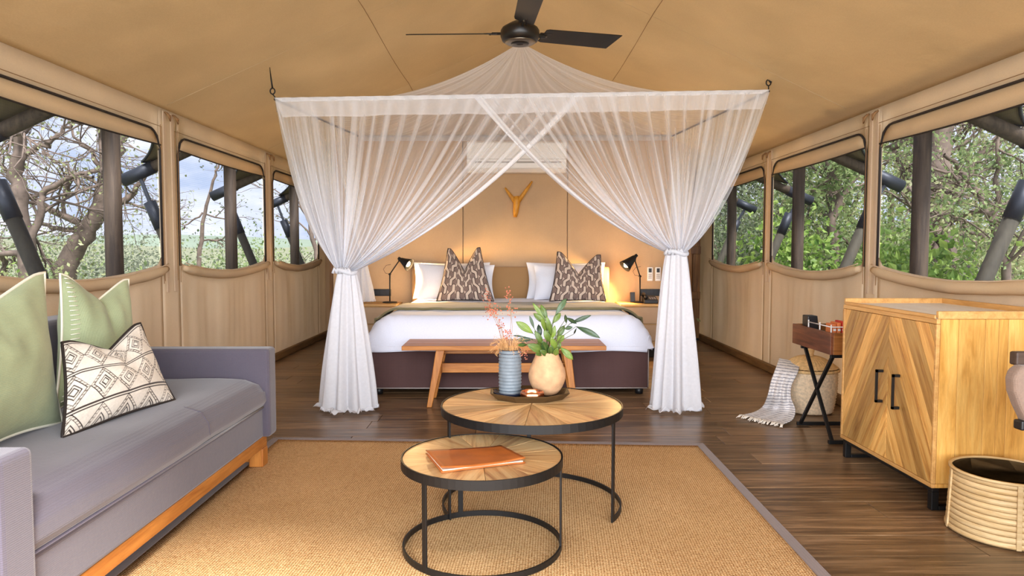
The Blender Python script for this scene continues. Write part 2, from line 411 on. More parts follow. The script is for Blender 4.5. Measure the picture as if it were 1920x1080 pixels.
# floor: every plank a piece of its own
fl = struct(MB().box(XL-.02, XR+.02, YF, Y1, -.07, -.028).build('floor', M['under']))
PW = .178; row = 0; y = YF
while y < Y1-.05:
    x = XL+.01-random.uniform(0, 1.1)
    while x < XR-.02:
        ln = random.choice((1.22, 1.22, 1.5, .9)); a = max(x, XL+.01); b = min(x+ln, XR-.01)
        if b-a > .04:
            dz = random.uniform(0, .0012)
            MB().box(a+.0012, b-.0012, y+.0014, min(y+PW, Y1)-.0014, -.028, -.0012+dz).build('plank', M['floor'], fl, bevel=.0012, seg=1)
        x += ln
    y += PW

# ceiling
def ceil_z(x, y):
    if x < XRI: t = (XRI-x)/(XRI-XL); top = TL_
    else: t = (x-XRI)/(XR-XRI); top = TR_
    z = lerp(RIDGE, top, t)
    bays = abs(math.sin(PI*(y-.75)/1.95))
    return z-.025*math.sin(PI*t)*bays+.012*noise.noise(V((x*1.2, y*.8, 3)))*math.sin(PI*t)
def ceil_p(u, v):
    x = lerp(XL-.02, XR+.02, u); y = lerp(Y0, Y1, v); return (x, y, ceil_z(min(max(x, XL), XR), y))
cl = struct(MB().grid(ceil_p, 72, 90).build('ceiling', M['ceiling'], smooth=True, solid=.006))
for xs in (-.92, .95):
    MB().tube([(xs, yy, ceil_z(xs, yy)-.003) for yy in [Y0+i*.25 for i in range(29)]], .002, 5).build('seam', M['seam'], cl, smooth=True)
for ys in (2.7, 4.65, 6.6):
    MB().tube([(xx, ys, ceil_z(xx, ys)-.004) for xx in [XL+.05+i*.1 for i in range(46)]], .0025, 5).build('seam', M['ceiling'], cl, smooth=True)

WIN = {'left': [(1.0, 2.68), (2.92, 4.62), (4.87, 6.58), (6.81, 8.42)], 'right': [(1.0, 2.62), (2.78, 4.38), (4.55, 6.16), (6.34, 7.92)]}
def outline(y, a, b, zb, zt, sag):
    """opening between a and b: rounded top corners, bottom that hangs in a shallow curve"""
    rc = .13; t = (y-a)/(b-a)
    d = min(y-a, b-y); top = zt
    if d < rc: top = zt-rc+math.sqrt(max(0, rc*rc-(rc-d)**2))
    rb = .04; bot = zb-sag*math.sin(PI*t)**.8
    if d < rb: bot += rb-math.sqrt(max(0, rb*rb-(rb-d)**2))
    return bot, top

def side_wall(side, x, sgn, ztop, zb, zp, zg):
    """sgn: direction into the room"""
    mb = MB(); wins = WIN[side]; ys = []; y = Y0
    cuts = [Y0]
    for a, b in wins:
        cuts += [a, b]
    cuts.append(Y1)
    def disp(yy, z):
        k = smooth((zb-.03-z)/.25)*smooth((z-.02)/.2)*smooth(min(abs(yy-c_) for c_ in cuts)/.22)
        f = .022*math.sin(yy*9+1.5*math.sin(yy*3))*noise.noise(V((yy*1.3, z*.6, 5+x)))+.016*noise.noise(V((yy*3.2, z*.9, x)))
        return x+sgn*(f*2.4+.004*math.sin(yy*46+3*noise.noise(V((yy*2, z*.8, 7)))))*k
    for i in range(len(cuts)-1):
        a, b = cuts[i], cuts[i+1]; win = i % 2 == 1; n = max(2, int((b-a)/.04))
        for j in range(n):
            ya, yb = lerp(a, b, j/n), lerp(a, b, (j+1)/n)
            if win:
                ba, ta = outline(ya, a, b, zb, zp, .07); bb, tb = outline(yb, a, b, zb, zp, .07)
                base = len(mb.v)
                for yy, t in ((ya, ta), (yb, tb)): mb.v += [(x, yy, t), (x, yy, ztop+.01)]
                mb.f.append((base, base+2, base+3, base+1))
                lo = [(ya, ba), (yb, bb)]
            else: lo = [(ya, ztop+.01), (yb, ztop+.01)]
            n2 = 14 if win else 20
            base = len(mb.v)
            for yy, t in lo:
                for k in range(n2+1):
                    z = t*k/n2; mb.v.append((disp(yy, z), yy, z))
            for k in range(n2): mb.f.append((base+k, base+n2+1+k, base+n2+2+k, base+k+1))
    wall = struct(mb.build('wall_'+side, M['wall'], smooth=True, solid=.008, weld=True))
    # pole sleeves and toggles between the windows
    for i in range(len(wins)-1):
        ym = (wins[i][1]+wins[i+1][0])/2; hw = (wins[i+1][0]-wins[i][1])/2
        for s in (-1, 1):
            MB().box(x+sgn*.003, x+sgn*.011, ym+s*hw*.42-.018, ym+s*hw*.42+.018, .80, ztop-.01).build('sleeve_band', M['wall'], wall, bevel=.003)
            MB().tube([(x+sgn*.014, ym+s*hw*.95, zz) for zz in (.86, 1.4, ztop-.11)], .002, 5).build('sleeve_seam', M['seam'], wall)
            t = MB(); yy = ym+s*.055
            t.tube([(x+sgn*.02, yy-.012, ztop-.02), (x+sgn*.045, yy-.012, ztop-.04), (x+sgn*.05, yy, ztop-.075), (x+sgn*.045, yy+.012, ztop-.04), (x+sgn*.02, yy+.012, ztop-.02)], .006, 6)
            t.build('toggle_loop', M['seam'], wall, smooth=True)
    for wi, (a, b) in enumerate(wins):
        num = wi+1 if side == 'left' else wi+5
        n = 48; ysm = [lerp(a, b, k/n) for k in range(n+1)]
        glass = MB(); 
        for k in range(n+1):
            bo, to = outline(ysm[k], a, b, zb, zp, .07); glass.v += [(x-sgn*.012, ysm[k], bo-.01), (x-sgn*.012, ysm[k], min(to, zg+.03))]
        glass.f = [(2*k, 2*k+2, 2*k+3, 2*k+1) for k in range(n)]
        w = struct(glass.build('window_%d' % num, M['screen']))
        path = [(x+sgn*.01, ysm[k], outline(ysm[k], a, b, zb, zp, .07)[1]) for k in range(n+1)]
        path = [(x+sgn*.01, a, zb-.02)]+path+[(x+sgn*.01, b, zb-.02)]
        MB().tube(path, .0075, 6).build('piping', M['piping'], w, smooth=True)
        o2 = [(x+sgn*.007, a-.035, zb-.12), (x+sgn*.007, a-.035, zp+.03), (x+sgn*.007, b+.035, zp+.03), (x+sgn*.007, b+.035, zb-.12)]
        MB().tube(o2, .002, 5).build('seam_line', M['seam'], w)
        fl_ = MB()
        for k in range(n+1):
            bo, to = outline(ysm[k], a, b, zb, zp, .07); zl = zg-.012*math.sin(PI*k/n)
            fl_.v += [(x+sgn*.012, ysm[k], min(zl, to)), (x+sgn*.004, ysm[k], to)]
        fl_.f = [(2*k, 2*k+2, 2*k+3, 2*k+1) for k in range(n)]
        fl_.build('top_flap', M['flapc'], w, smooth=True, solid=.004)
        MB().tube([(x+sgn*.016, yy, zg-.012*math.sin(PI*k/n)) for k, yy in enumerate(ysm)], .005, 6).build('flap_edge', M['piping'], w, smooth=True)
        pts = []; rr = []
        for k in range(n+1):
            t = k/n; pts.append((x+sgn*.035, ysm[k], zb-.035-.07*math.sin(PI*t)**.8+.004*noise.noise(V((ysm[k]*6, x, 1)))))
            rr.append(.034*(.55+.45*smooth(min(t, 1-t)/.07))+.004*noise.noise(V((ysm[k]*5, x, 4))))
        MB().tube(pts, rr, 12).build('rolled_blind', M['flapc'], w, smooth=True)
        MB().tube([(p[0]+sgn*.012, p[1], p[2]+.034) for p in pts], .004, 5).build('blind_edge', M['wall'], w, smooth=True)
    bd = struct(MB().box(x+sgn*.004, x+sgn*.045, Y0, Y1, 0, .075).build('baseboard_'+side, M['basebd'], bevel=.012))
    return wall
side_wall('left', XL, 1, TL_, .995, 1.87, 1.775)
side_wall('right', XR, -1, TR_, .995, 1.855, 1.75)

# partition behind the bed
def px(a, b): return [(a, 0), (b, 0)]
seams = [-1.84, on_y(868, 400, YP).x, on_y(1064, 400, YP).x, 1.90]
part = MB()
part.box(-1.83, 1.89, YP+.03, YP+.09, 0, 2.1)
part.add([(-1.83, YP+.06, 2.05), (1.89, YP+.06, 2.05), (1.89, YP+.06, ceil_z(1.89, YP)), (XRI, YP+.06, RIDGE-.01), (-1.83, YP+.06, ceil_z(-1.83, YP))], [(0, 1, 2, 3, 4)])
pw = struct(part.build('wall_back', M['partition']))
for i in range(3):
    a, b = seams[i]+.004, seams[i+1]-.004
    xs = [lerp(a, b, k/12) for k in range(13)]
    poly = [(a, 0), (b, 0)]+[(xx, ceil_z(xx, YP)-.008) for xx in reversed(xs)]
    m = MB(); nn = len(poly)
    m.add([(p[0], YP, p[1]) for p in poly]+[(p[0], YP+.028, p[1]) for p in poly], [tuple(range(nn)), tuple(range(nn, 2*nn))[::-1]]+[(k, nn+k, nn+(k+1) % nn, (k+1) % nn) for k in range(nn)])
    m.build('panel', M['partition'], pw, bevel=.005)
rw = struct(MB().box(XL, XR, Y1, Y1+.06, 0, 3.0).build('wall_rear', M['partition']))
dr = struct(MB().box(1.93, 2.30, 8.30, 8.34, 0, 2.0).build('door_1', M['under']))
for k in range(4):
    B('plank', M['oldwood'], dr, 1.935+k*.092, 1.935+k*.092+.088, 8.27, 8.30, .03, 1.98, .004)
for z in (.5, 1.04, 1.6): B('ledge', M['oldwood'], dr, 1.93, 2.30, 8.25, 8.272, z, z+.09, .004)
struct(MB().box(1.91, 1.955, 7.40, 7.445, 0, 2.05).build('trim_1', M['oldwood'], bevel=.004))
struct(MB().box(-1.90, -1.855, 7.40, 7.445, 0, 2.05).build('trim_2', M['oldwood'], bevel=.004))

# outside: poles, rafters, fly sheet
for side, s, xp in (('left', -1, 2.62), ('right', 1, 2.76)):
    for bi, yb in enumerate((.75, 2.68, 4.64, 6.6, 8.56, 10.5)):
        where = ('first', 'second', 'third', 'fourth', 'fifth', 'last')[bi]
        r = thing('tent_pole', 'dark round timber pole with slanted strut outside the %s windows, %s from the front' % (side, where), 'pole', (s*xp, yb, -.12), 'timber poles outside the tent')
        zt = 2.22
        MB().tube([(s*xp, yb, -.12), (s*xp, yb, zt)], .055, 14).build('post', M['log'], r, smooth=True)
        zr = lambda xx: 1.74+.45*(3.62-xx)
        xo = .12 if s > 0 else 0
        MB().tube([(s*(3.36+xo), yb, zr(3.36+xo)), (s*2.3, yb, zr(2.3))], .052, 12).build('rafter', M['log'], r, smooth=True)
        MB().tube([(s*(3.62+xo), yb, zr(3.62+xo)), (s*(3.33+xo), yb, zr(3.33+xo))], .060, 14).build('rafter_cap', M['collar'], r, smooth=True)
        A_ = V((s*(3.42+xo*.8), yb, 1.64)); Bb = V((s*(2.72+xo*.6), yb, -.12)); d = (Bb-A_)
        MB().tube([A_+d*.13, Bb], .05, 12).build('strut', M['greylog'], r, smooth=True)
        MB().tube([A_+d*.06, A_+d*.20], .056, 12).build('strut_collar', M['collar'], r, smooth=True)
        MB().bar((s*(3.46+xo), yb, zr(3.46+xo)-.05), A_+d*.10, .03, .03, (0, 1, 0)).build('bracket', M['collar'], r, bevel=.004)
    # fly sheet overhang, its edge scalloped between the rafters
    def fly(u, v):
        y = lerp(-1.0, 11.0, v); t = abs(math.sin(PI*(y-.72)/1.95)); xe = 3.46-.42*min(1, t*1.25)**.7
        xx = lerp(2.36, xe, u); return (s*xx, y, 1.74+.45*(3.62-xx)+.075+.01*math.sin(PI*t))
    f = tag(MB().grid(fly, 10, 240).build('fly_sheet', M['fly'], smooth=True, solid=.006), 'grey outer roof sheet over the %s windows with scalloped edge' % side, 'roof sheet')
    MB().tube([fly(1, k/240) for k in range(241)], .012, 6).build('edge_webbing', M['collar'], f, smooth=True)
bm_ = MB().tube([(-3.05, -1.2, 2.0), (-3.05, 3.28, 2.0)], .085, 14).build('eave_log', M['log'], smooth=True)
tag(bm_, 'thick timber log under the roof edge outside the nearest left window', 'log')

# deck and land
dk = struct(MB().box(-3.9, 3.9, -3, 12, -.2, -.12).build('trim_3', M['greylog'])); dk.name = 'trim_3'
def land(u, v):
    x = lerp(-260, 260, u); y = lerp(-60, 330, v); d = math.hypot(x, y)
    z = -2.2 if x < 0 else -1.1
    z = lerp(-1.1, -3.0, smooth((-x+20)/40))+.3*noise.noise(V((x*.06, y*.06, 0)))
    z += smooth((d-90)/130)*(6.2+3.5*noise.noise(V((x*.013, y*.013, 2))))
    return (x, y, z)
struct(MB().grid(land, 90, 80).build('ground', M['ground'], smooth=True))
def ridge(u, v):
    a = lerp(R(-85), R(60), u); d = lerp(200, 260, v); h = math.sin(PI*min(1, v*1.0)*.5)*(6.5+3.2*noise.noise(V((a*3.2, 0, 0)))+1.2*noise.noise(V((a*14, 1, 0))))
    return (math.sin(a)*d, math.cos(a)*d, -1+h)
struct(MB().grid(ridge, 120, 8).build('hills', M['hill'], smooth=True))

# ------------------------------------------------------------------ vegetation
def branch(mb, tips, p, d, r, ln, depth, rnd, bend=.35, droop=0, n=6, kids=(2, 3)):
    pts = [V(p)]; rs = [r]; k = 5 if depth > 2 else 3
    for i in range(k):
        d = (d+V((rnd.uniform(-1, 1), rnd.uniform(-1, 1), rnd.uniform(-1, 1)-droop))*bend/k*1.6).normalized()
        pts.append(pts[-1]+d*ln/k); rs.append(r*lerp(1, .62, (i+1)/k))
    mb.tube(pts, rs, n if depth > 2 else 4, cap=False)
    if depth <= 2: tips += pts[1:]
    if depth == 0: return
    for q in range(rnd.randint(*kids)):
        t = rnd.uniform(.35, 1) if q else 1; i = min(k, max(1, int(t*k)))
        nd = (d+V((rnd.uniform(-1, 1), rnd.uniform(-1, 1), rnd.uniform(-.7, .8)))*.85).normalized()
        branch(mb, tips, pts[i], nd, rs[i]*.72, ln*rnd.uniform(.6, .85), depth-1, rnd, bend, droop, n, kids)

def leaves(pts, n, size, spread, rnd, long=1.6):
    mb = MB(); tone = []
    for _ in range(n):
        c = rnd.choice(pts)+V([rnd.gauss(0, spread) for _ in range(3)])
        a = V([rnd.uniform(-1, 1) for _ in range(3)]).normalized(); b = a.cross(V([rnd.uniform(-1, 1) for _ in range(3)])).normalized()
        s = size*rnd.uniform(.6, 1.4); t = rnd.uniform(-.15, .35)
        w = a*s*.5; l = b*s*.5*long; m = a.cross(b)*s*.12
        mb.add([c-l, c+w+m, c+l, c-w+m], [(0, 1, 2, 3)]); tone += [t]*4
    mb.at['tone'] = ('FLOAT', tone); return mb

def tree(label, p, h, r, seed, nleaf, lsize, leafm, bark='bark', lean=(0, 0), depth=5, group=None, spread=.16, trunk_part=.4, kids=(2, 3), bend=.5):
    rnd = random.Random(seed); root = thing('tree', label, 'tree', p, group)
    mb = MB(); tips = []
    branch(mb, tips, V(p), V((lean[0], lean[1], 1)).normalized(), r, h*trunk_part, depth, rnd, bend, kids=kids)
    tag(mb.build('branches', M[bark], root, smooth=True, origin_at=p), kind='stuff')
    if nleaf: tag(leaves(tips, nleaf, lsize, spread, rnd).build('foliage', M[leafm], root, origin_at=p), kind='stuff')

def bush(label, p, rx, h, seed, nleaf, lsize, leafm, group=None, name='bush'):
    rnd = random.Random(seed); root = thing(name, label, 'bush', p, group); P = V(p)
    mb = MB(); pts = []
    for k in range(14):
        a = rnd.uniform(0, 2*PI); q = P+V((math.cos(a)*rx*rnd.uniform(.1, .9), math.sin(a)*rx*rnd.uniform(.1, .9), h*rnd.uniform(.55, 1)))
        mid = (P+q)/2+V((rnd.uniform(-.2, .2), rnd.uniform(-.2, .2), .15)); mb.tube([P, mid, q], [.03, .018, .006], 5, cap=False)
        for t in (.25, .45, .6, .75, .9, 1): pts.append(P.lerp(mid, t*2) if t < .5 else mid.lerp(q, (t-.5)*2))
    tag(mb.build('stems', M['bark'], root, smooth=True, origin_at=p), kind='stuff')
    tag(leaves(pts, nleaf, lsize, rx*.30, rnd).build('foliage', M[leafm], root, origin_at=p), kind='stuff')

# left: bare thorn trees over low bush and a valley
def limb_tree(label, base, limbs, seed, twigs, nleaf, lsize, leafm, depth=3, tl=.9, twk=1):
    """tree whose main limbs follow given lines; twigs fork off along them"""
    rnd = random.Random(seed); root = thing('tree', label, 'tree', base); mb = MB(); tips = []
    for pts, r0, r1, tw in limbs:
        n = len(pts); sm = []
        for i in range(n-1):
            for k in range(4): sm.append(pts[i].lerp(pts[i+1], k/4)+V([rnd.gauss(0, .02) for _ in range(3)]))
        sm.append(pts[-1]); m = len(sm); mb.tube(sm, [lerp(r0, r1, i/(m-1)) for i in range(m)], 8, cap=False)
        for q in range(int(tw*twk+.5)):
            i = rnd.randint(2, m-1); d = V((rnd.uniform(-1, 1), rnd.uniform(-1, 1), rnd.uniform(-.5, 1))).normalized()
            branch(mb, tips, sm[i], d, max(.012, lerp(r0, r1, i/(m-1))*.45), tl*rnd.uniform(.6, 1.2), depth, rnd, .8, 0, 5, (2, 4))
    tag(mb.build('branches', M['bark'], root, smooth=True, origin_at=base), kind='stuff')
    tag(leaves(tips, nleaf, lsize, .05, rnd).build('foliage', M[leafm], root, origin_at=base), kind='stuff')
def yy(pts, Y): return [on_y(u, v, Y) for u, v in pts]
ba = on_y(60, 640, 10); ba.z = -2.1
limb_tree('gnarled grey tree with bare twisting branches at the left of the first left window', ba, [([ba]+yy([(52, 470), (38, 400), (30, 340), (34, 290), (40, 255), (52, 225), (60, 190)], 10), .13, .06, 10),
    (yy([(45, 287), (88, 272), (102, 256), (122, 238), (153, 228), (190, 222)], 10), .045, .012, 12), (yy([(40, 262), (15, 245), (-10, 215)], 10), .04, .02, 4),
    (yy([(55, 470), (75, 400), (80, 360), (120, 340), (150, 325), (175, 332)], 10), .06, .02, 14), (yy([(77, 285), (102, 301), (126, 311), (142, 335), (155, 360)], 10), .02, .01, 8)], 5, 0, 1500, .03, 'leafa', twk=.42)
bb = on_y(95, 640, 12); bb.z = -2.4
limb_tree('bare branching thorn tree with a leaning trunk behind the first left pole', bb, [([bb]+yy([(125, 500), (160, 440), (183, 395), (198, 350), (212, 310), (222, 270), (235, 230)], 12), .20, .07, 14),
    (yy([(183, 395), (240, 372), (275, 330), (300, 290)], 12), .07, .02, 12), (yy([(160, 440), (110, 430), (75, 415), (60, 380)], 12), .05, .02, 10),
    (yy([(205, 335), (177, 295), (163, 278), (142, 260), (128, 225)], 12), .05, .015, 14), (yy([(195, 345), (150, 330), (110, 345), (92, 375)], 12), .03, .01, 8)], 9, 0, 1600, .035, 'leafa', twk=.36)
bc = on_y(380, 600, 15); bc.z = -2.4
limb_tree('thin twiggy tree whose crown shows in the second left window', bc, [([bc]+yy([(372, 470), (380, 400), (400, 340), (412, 300)], 15), .06, .02, 6), (yy([(380, 400), (350, 420), (345, 430)], 15), .02, .01, 2)], 12, 0, 260, .04, 'leafg', depth=2, tl=.6, twk=.6)
bd_ = on_y(590, 600, 14); bd_.z = -2.4
limb_tree('small bare tree seen at the end of the third left window', bd_, [([bd_]+yy([(592, 470), (580, 420), (565, 380), (555, 350)], 14), .06, .02, 8)], 14, 0, 500, .035, 'leafg', depth=2)
lb = [(-4.6, 5.2, 2.3, 'leafa', .9), (-5.6, 7.6, 2.9, 'leafa', 1.2), (-7.2, 9.0, 3.1, 'leafc', 1.3), (-6.6, 11.5, 2.5, 'leafb', 1.3), (-8.0, 14.5, 2.7, 'leafg', 1.7),
      (-10.5, 19, 3.2, 'leafg', 2.2), (-7.6, 19.5, 3.0, 'leafb', 2.0), (-6.0, 17.6, 2.7, 'leafg', 1.8), (-8.5, 24, 3.2, 'leafb', 2.4), (-14, 21, 3.3, 'leafb', 2.6), (-17, 28, 3.4, 'leafg', 3.0)]
adj = ('olive green', 'light olive', 'yellow green', 'low dark green', 'rounded grey green', 'grey green', 'broad green', 'small grey', 'dense green', 'wide green', 'hazy grey green')
for i, (x, y, h, m, rx) in enumerate(lb):
    d = ('nearest', 'second nearest', 'third nearest', 'fourth nearest', 'fifth nearest', 'sixth nearest', 'seventh nearest', 'eighth nearest', 'ninth nearest', 'widest far', 'farthest')[i]
    bush('%s bush outside the left windows, %s of the row' % (adj[i], d), (x, y, -2.3), rx, h, 40+i, 8000, .032 if y < 10 else .055, m, 'bushes below the left windows')
# right: thick green bush and trees close to the tent
def P3(u, Y, z=-1.3): p = on_y(u, 470, Y); return V((p.x, Y, z))
g1 = P3(1775, 9.4)
limb_tree('big rough-barked tree behind the first right window', g1, [([g1]+yy([(1768, 500), (1758, 440), (1752, 380), (1762, 310), (1765, 240), (1775, 180)], 9.4), .24, .14, 10),
    (yy([(1755, 400), (1790, 350), (1830, 300), (1880, 250), (1930, 200)], 9.4), .06, .03, 12), (yy([(1760, 330), (1730, 280), (1700, 240), (1660, 200)], 9.4), .07, .03, 10)], 3, 0, 3500, .04, 'leafa', depth=3, tl=1.0, twk=.5)
g2 = P3(1900, 7.0)
limb_tree('slender pale tree with crossing branches in the first right window', g2, [([g2]+yy([(1885, 500), (1862, 420), (1835, 360), (1800, 320), (1770, 290)], 7.0), .05, .02, 10),
    (yy([(1862, 420), (1872, 350), (1868, 280), (1872, 200)], 7.0), .03, .012, 10), (yy([(1850, 450), (1800, 410), (1750, 395)], 7.0), .02, .01, 6), (yy([(1835, 360), (1800, 345), (1760, 320), (1735, 300)], 7.0), .02, .01, 6)], 18, 0, 3500, .028, 'leafb', depth=3, tl=.6, twk=.5)
g3 = P3(1560, 12.5)
limb_tree('leafy broad tree beyond the second right window', g3, [([g3]+yy([(1565, 470), (1560, 420), (1575, 370), (1560, 320), (1535, 280)], 12.5), .10, .04, 10), (yy([(1575, 370), (1605, 330), (1640, 280)], 12.5), .05, .03, 6)], 21, 0, 5000, .06, 'leafb', depth=3, tl=1.1)
tree('dark green tree seen through the third right window', P3(1390, 15.5), 6.2, .14, 27, 12000, .05, 'leafs', depth=5, spread=.3)
tree('tall leafy tree far behind the right windows', P3(1660, 19), 7.6, .2, 33, 7000, .06, 'leafa', depth=5, spread=.5)
tree('pale leafy tree far at the right side of the first right window', P3(1880, 14), 6.2, .16, 38, 7000, .05, 'leafg', depth=5, spread=.4)
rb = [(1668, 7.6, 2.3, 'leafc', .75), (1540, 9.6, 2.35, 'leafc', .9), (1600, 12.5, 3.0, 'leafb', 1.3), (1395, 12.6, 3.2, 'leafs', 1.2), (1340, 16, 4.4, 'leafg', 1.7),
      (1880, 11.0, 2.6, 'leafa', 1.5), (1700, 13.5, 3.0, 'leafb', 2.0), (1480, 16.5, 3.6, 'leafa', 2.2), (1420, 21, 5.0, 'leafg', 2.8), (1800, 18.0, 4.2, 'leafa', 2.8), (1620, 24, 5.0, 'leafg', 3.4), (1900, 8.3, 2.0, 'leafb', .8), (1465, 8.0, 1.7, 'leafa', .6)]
adj2 = ('bright broad-leaved', 'glossy bright green', 'tall green', 'dark green', 'tall hazy', 'light olive', 'big green', 'tall olive', 'wide far grey', 'pale olive', 'farthest grey green', 'low green', 'low olive')
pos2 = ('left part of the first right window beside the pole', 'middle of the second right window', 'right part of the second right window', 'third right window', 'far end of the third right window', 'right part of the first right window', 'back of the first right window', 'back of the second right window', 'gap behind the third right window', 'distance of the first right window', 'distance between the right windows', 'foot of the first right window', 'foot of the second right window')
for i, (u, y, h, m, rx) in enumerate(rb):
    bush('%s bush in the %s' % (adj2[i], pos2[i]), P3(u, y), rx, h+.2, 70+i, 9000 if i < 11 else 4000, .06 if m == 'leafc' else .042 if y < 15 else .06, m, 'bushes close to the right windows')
# dark tangle of roots at the foot of the big tree
rc = P3(1800, 8.4); rt = thing('root_mound', 'dark rocky root mound at the foot of the big right tree', 'mound', rc)
def mound(u, v):
    a = u*2*PI; r = (1-v)*.85+.12*math.sin(PI*v); z = 2.25*math.sin(v*PI/2)
    k = 1+.30*noise.noise(V((math.cos(a)*2, math.sin(a)*2, v*4)))+.14*noise.noise(V((math.cos(a)*7, math.sin(a)*7, v*14)))
    return (rc.x+math.cos(a)*r*k*1.1, rc.y+math.sin(a)*r*k, -1.35+z*(.9+.1*k))
MB().grid(mound, 90, 40, closed_u=True).build('mound_body', M['barkd'], rt, smooth=True)

# ================================================================== RUG
c = [on_z(510, 828, 0), on_z(1318, 843, 0)]
cs = [V((-1.345, 3.93, 0)), V((1.085, 3.79, 0)), V((1.045, .9, 0)), V((-1.32, .9, 0))]
rg = thing('rug', 'large golden woven sisal rug with grey border on the dark wood floor', 'rug', (-.1, 2.4, 0))
ins = [V((-1.30, 3.885, 0)), V((1.04, 3.745, 0)), V((1.00, .945, 0)), V((-1.275, .945, 0))]
def rugp(u, v):
    p = ins[3].lerp(ins[2], u).lerp(ins[0].lerp(ins[1], u), v); return (p.x, p.y, .009+.0015*noise.noise(V((p.x*3, p.y*3, 0))))
MB().grid(rugp, 60, 60).build('weave', M['sisal'], rg, smooth=True, solid=.006)
for i in range(4):
    a, b, a2, b2 = cs[i], cs[(i+1) % 4], ins[i], ins[(i+1) % 4]
    m = MB(); vs = [V((p.x, p.y, z)) for z in (.001, .014) for p in (a, b, b2, a2)]
    m.add(vs, [(3, 2, 1, 0), (4, 5, 6, 7), (0, 1, 5, 4), (1, 2, 6, 5), (2, 3, 7, 6), (3, 0, 4, 7)]); m.build('border_strip', M['rugedge'], rg, bevel=.003)

# ================================================================== SOFA
sf = thing('sofa', 'grey mauve fabric sofa on an amber wood base along the left wall', 'sofa', (-1.62, 2.5, .0))
sx0, sx1 = -2.10, -1.20
B('base_panel', M['sofa'], sf, sx0+.02, sx1, 1.60, 3.455, .165, .315, .012)
MB().tube([(sx1+.003, 1.69, .318), (sx1+.003, 3.36, .318)], .006, 8).build('piping', M['sofa'], sf, smooth=True)
def cush(u, v):
    # profile across depth: back to front over a rounded nose
    L_ = [(-1.93, .30), (-1.93, .44), (-1.88, .462), (-1.5, .468), (-1.28, .462), (-1.215, .44), (-1.185, .395), (-1.18, .35), (-1.195, .325), (-1.23, .318)]
    t = v*(len(L_)-1); i = min(len(L_)-2, int(t)); f = smooth(t-i)*.3+(t-i)*.7
    x, z = lerp(L_[i][0], L_[i+1][0], f), lerp(L_[i][1], L_[i+1][1], f)
    y = lerp(1.693, 3.362, u); z += .006*noise.noise(V((x*4, y*3, 0))); e = min(u, 1-u)*1.67
    if z > .40: z -= .012*(1-smooth(e/.06))
    return (x, y, z)
MB().grid(cush, 70, 36).build('seat_cushion', M['sofa'], sf, smooth=True)
MB().tube([(-1.28, 2.72, .463), (-1.215, 2.72, .443), (-1.184, 2.72, .397), (-1.179, 2.72, .35)], .0022, 6).build('seam', M['sofa'], sf, smooth=True)
B('backrest', M['sofa'], sf, sx0, -1.92, 1.60, 3.455, .165, .785, .03, seg=4)
B('arm', M['sofa'], sf, sx0+.03, -1.165, 3.362, 3.47, .165, .602, .018, seg=3)
B('arm', M['sofa'], sf, sx0+.03, -1.165, 1.565, 1.69, .165, .602, .018, seg=3)
B('plinth_rail', M['ambery'], sf, sx1-.055, sx1-.008, 1.60, 3.44, .105, .163, .004)
B('plinth_rail', M['ambery'], sf, sx0+.04, sx0+.09, 1.60, 3.44, .105, .163, .004)
for yy in (1.60, 3.37):
    B('leg', M['amberz'], sf, sx1-.075, sx1-.005, yy, yy+.07, .0145, .105, .004)
    B('leg', M['amberz'], sf, sx0+.04, sx0+.11, yy, yy+.07, .001, .105, .004)
    B('foot_rail', M['amber'], sf, sx0+.11, sx1-.075, yy+.015, yy+.055, .035, .075, .004)

# ================================================================== CUSHIONS
def pillow(name, label, cat, corners, thick, mat, chop=0, conc=.05, colfn=None, pipe=None, nu=40, nv=40, group=None, seed=0, pipemat=None, ear=.0):
    TL, TR, BR, BL = [V(c) for c in corners]
    nrm = (TR-TL).cross(BL-TL).normalized()
    if nrm.y > 0: nrm = -nrm
    ctr = (TL+TR+BR+BL)/4; bot = (BL+BR)/2
    root = thing(name, label, cat, (bot.x, bot.y, min(BL.z, BR.z)), group)
    down = ((BL+BR)-(TL+TR)).normalized(); hgt = ((BL+BR)-(TL+TR)).length/2
    def P(u, v, side):
        uu = u+conc*math.sin(PI*v)*(.5-u)*2; vv = v+conc*math.sin(PI*u)*(.5-v)*2
        p = TL.lerp(TR, uu).lerp(BL.lerp(BR, uu), vv)
        k = max(0, 1-abs(u-.5)/.42)**1.25*(1-v)**1.6
        p = p+down*chop*hgt*k
        e = (max(0, math.sin(PI*u))**.55)*(max(0, math.sin(PI*v))**.55)
        th = thick*.5*e*(1-.3*k*(chop > 0))*(1+.15*noise.noise(V((u*3, v*3, seed))))
        wr = .006*noise.noise(V((u*7, v*7, seed+side)))*e+(.010*math.sin(u*26+seed)*(1-v)**3*e if chop else 0)
        return p+nrm*side*(th+wr)
    m = MB(); m.grid(lambda u, v: P(u, v, 1), nu, nv); m.grid(lambda u, v: P(1-u, v, -1), nu, nv)
    if colfn:
        cols = [colfn(i/nu, j/nv) for j in range(nv+1) for i in range(nu+1)]
        cols += [colfn(1-i/nu, j/nv) for j in range(nv+1) for i in range(nu+1)]; m.at['col'] = ('FLOAT_COLOR', cols)
    m.build('cover', mat, root, smooth=True)
    if pipe:
        path = [P(i/24, 0, 0) for i in range(25)]+[P(1, i/24, 0) for i in range(1, 25)]+[P(1-i/24, 1, 0) for i in range(1, 25)]+[P(0, 1-i/24, 0) for i in range(1, 24)]
        MB().tube(path, pipe, 6, closed=True).build('piping', pipemat or mat, root, smooth=True)
    return root, P

